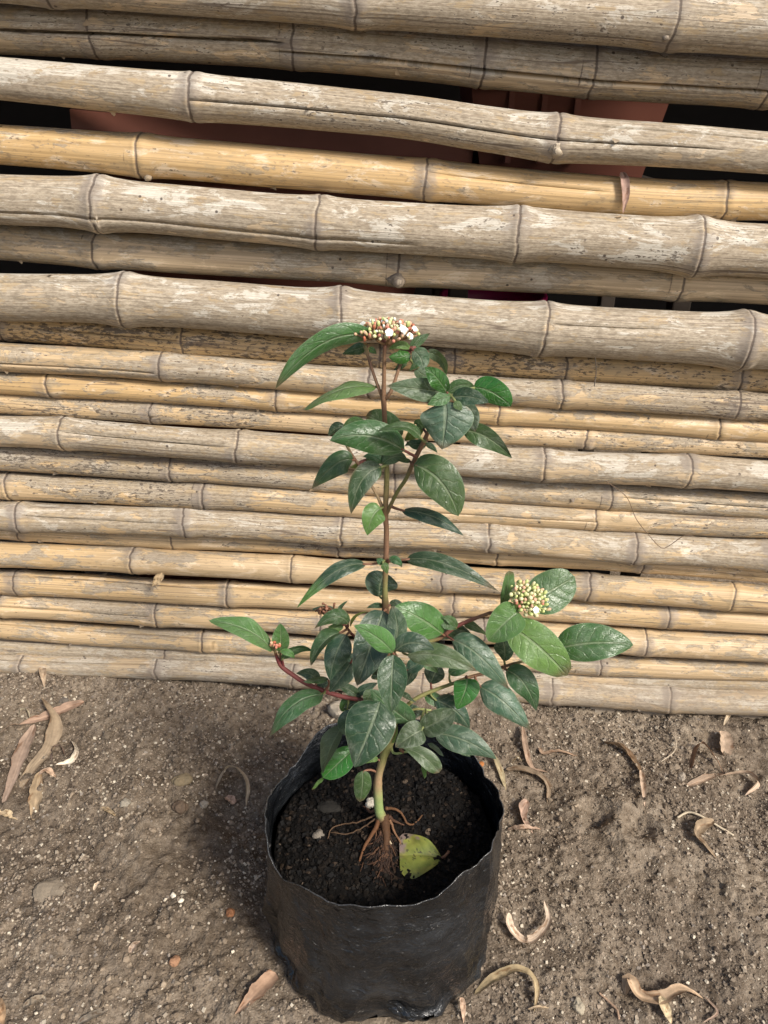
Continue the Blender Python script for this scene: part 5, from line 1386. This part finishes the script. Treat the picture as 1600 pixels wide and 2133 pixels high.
# yellowed shrub leaf lying in the bag
Pb, Pt = soil_pt(*Z(8, 1168, 958), .0025), soil_pt(*Z(8, 900, 950), .004)
P = [Pb, (Pb + Pt) / 2 + Vector((0, 0, .0025)), Pt]
C = spline(np.array([list(p) for p in P]), 40); t = np.linspace(0, 1, 40)
T = unit(np.gradient(C, axis=0)); sd = unit(np.cross(T, np.array([[0, -.15, 1.0]]))); nm = np.cross(sd, T)
pf = np.clip(t, .002, 1) ** .75 * np.clip(1.02 - t, 0, 1) ** .24; pf = pf / pf.max() * 0.0205
v = np.linspace(-1, 1, 41)
V = C[:, None] + sd[:, None] * (pf[:, None] * (v * np.where(v < 0, 1.0, .95))[None])[..., None] + nm[:, None] * (pf[:, None] * (0.30 * np.abs(v)[None] - .22 * v[None] ** 2 + .12 * np.sin(t * 7)[:, None] * v[None] ** 2))[..., None]
i = np.arange(39)[:, None] * 41; j = np.arange(40)[None]
Q = np.stack([i + j, i + j + 1, i + 42 + j, i + 41 + j], -1).reshape(-1, 4)
tt, vv = np.repeat(t, 41), np.tile(v, 40)
c = np.array([0.20, 0.20, 0.04])[None] * (1 + .9 * fbm(tt * 5, vv * 3, 3))[:, None]
gmix = np.clip(fbm(tt * 3 + 9, vv * 2 + 2, 3) * 2 + .35, 0, 1)[:, None] * .5; c = c * (1 - gmix) + np.array([0.10, 0.16, 0.03]) * gmix
tipm = np.clip((tt - .55 + .5 * vv - .44 + .5 * fbm(tt * 9, vv * 5, 2)) / .25, 0, 1)[:, None]; c = c * (1 - tipm) + np.array([0.19, 0.14, 0.12]) * tipm
vn = np.maximum(np.exp(-(vv / .03) ** 2), .5 * (np.abs(((tt - .25 * np.abs(vv)) * 6) % 1 - .5) < .06))[:, None]; c = c * (1 - .3 * vn) + np.array([0.30, 0.27, 0.10]) * .3 * vn
spots = (fbm(tt * 17, vv * 15, 2) > .40)[:, None]; c = np.where(spots, np.array([0.03, 0.025, 0.015]), c)
B = Batch(); B.add(V.reshape(-1, 3), Q, [], c)
e = soil_pt(*Z(8, 1215, 932), .006); pv, pq, ptr = tube_arrays(bez(np.array(Pb), (np.array(Pb) + np.array(e)) / 2 - np.array([0, .001, 0]), np.array(e), np.linspace(0, 1, 6)), np.linspace(.0011, .0014, 6), 6)
B.add(pv, pq, ptr, (0.22, 0.11, 0.06))
o = B.build('fallen_leaf', mat_tint('yellowed leaf', .5, 500, .2, .3, .0004, .4, .1)); tag(o, 'yellow-green spotted leaf fallen on the soil inside the bag', 'leaf')

# ------------------------------------------------------------------ stones
def stone(p, sx, sy, sz, col, label, name='stone', cat='stone', sink=.3):
    v, f = subdiv(IV, IF)
    n = v * (1 + .55 * fbm(v[:, 0] * 1.6 + p.x * 90, v[:, 1] * 1.6 + v[:, 2] * 1.3 + p.y * 70, 3))[:, None] * np.array([sx, sy, sz])
    a = random.uniform(0, 6); R = np.array([[math.cos(a), -math.sin(a), 0], [math.sin(a), math.cos(a), 0], [0, 0, 1]])
    o = mk(name, n @ R.T, [f], STONE, None, {'tint': np.tile(np.array(col) * np.array([.88, .80, .68]), (len(n), 1))}, smooth=False)
    o.location = (p.x, p.y, p.z + sz * (1 - 2 * sink)); tag(o, label, cat, 'stones on the soil'); return o
random.seed(9)
stone(on_ground(112, 1855), .016, .013, .005, (0.25, 0.225, 0.195), 'flat dusty stone half sunk in the soil at left', sink=.42)
stone(on_ground(361, 1867), .0030, .0022, .0018, (0.85, 0.84, 0.80), 'upper of two white crumbs left of the bag', 'white_crumb', 'crumb', .2)
stone(on_ground(378, 1877), .0028, .0022, .0018, (0.85, 0.84, 0.80), 'lower of two white crumbs left of the bag', 'white_crumb', 'crumb', .2)
stone(on_ground(1205, 2098), .006, .005, .004, (0.40, 0.38, 0.33), 'pale rounded stone near the bottom edge right of the bag')
stone(on_ground(223, 1537), .006, .006, .005, (0.16, 0.14, 0.12), 'dark round pebble near the leaf pile')
stone(on_ground(376, 1684), .0085, .007, .006, (0.13, 0.10, 0.08), 'dark brown clod left of the arched leaf')
stone(on_ground(425, 1677), .005, .0045, .004, (0.27, 0.26, 0.25), 'grey pebble touching the hollow under the arched leaf')
stone(on_ground(262, 1675), .006, .005, .004, (0.30, 0.29, 0.27), 'light grey pebble between the leaf pile and the arched leaf')
stone(on_ground(378, 1628), .010, .007, .005, (0.21, 0.18, 0.13), 'flat olive-grey pebble above the arched leaf')
stone(on_ground(135, 1462), .006, .005, .004, (0.15, 0.14, 0.135), 'dark grey pebble close to the lowest pole above the leaf pile')
stone(on_ground(708, 1486), .013, .011, .012, (0.42, 0.40, 0.37), 'pale grey stone behind the bag under the shrub', sink=.25)
stone(on_ground(480, 1903), .005, .004, .003, (0.28, 0.14, 0.08), 'rust-brown chip left of the bag')
stone(on_ground(366, 2003), .005, .0045, .0035, (0.36, 0.22, 0.15), 'orange-brown pebble on the gravelly patch')
stone(on_ground(1003, 1593), .004, .003, .0025, (0.45, 0.20, 0.08), 'orange chip right behind the bag rim')
stone(on_ground(1405, 1602), .007, .006, .004, (0.25, 0.22, 0.19), 'grey clod among the right-hand dry leaves')
stone(on_ground(1418, 1620), .006, .005, .004, (0.33, 0.31, 0.29), 'light clod below the grey clod at right')
for (x, y, s_) in [(697 + 0, 1683, .0042)]:
    p = soil_pt(*Z(8, 712, 610)); stone(p, .0060, .0045, .0045, (0.50, 0.50, 0.48), 'white perlite lump on the potting soil beside the stem', 'perlite_lump', 'perlite', .2)
p = soil_pt(*Z(8, 380, 800)); stone(p, .0050, .0045, .003, (0.20, 0.19, 0.18), 'grey chip on the potting soil left of the roots', 'bark_chip', 'chip', .3)
p = soil_pt(*Z(8, 445, 625)); stone(p, .011, .006, .003, (0.022, 0.022, 0.022), 'dark grey bark chip on the potting soil at back left', 'bark_chip', 'chip', .3)
p = soil_pt(*Z(8, 835, 855)); stone(p, .0022, .0018, .0018, (0.5, 0.45, 0.36), 'tiny pale grain beside the main root', 'perlite_lump', 'perlite', .2)
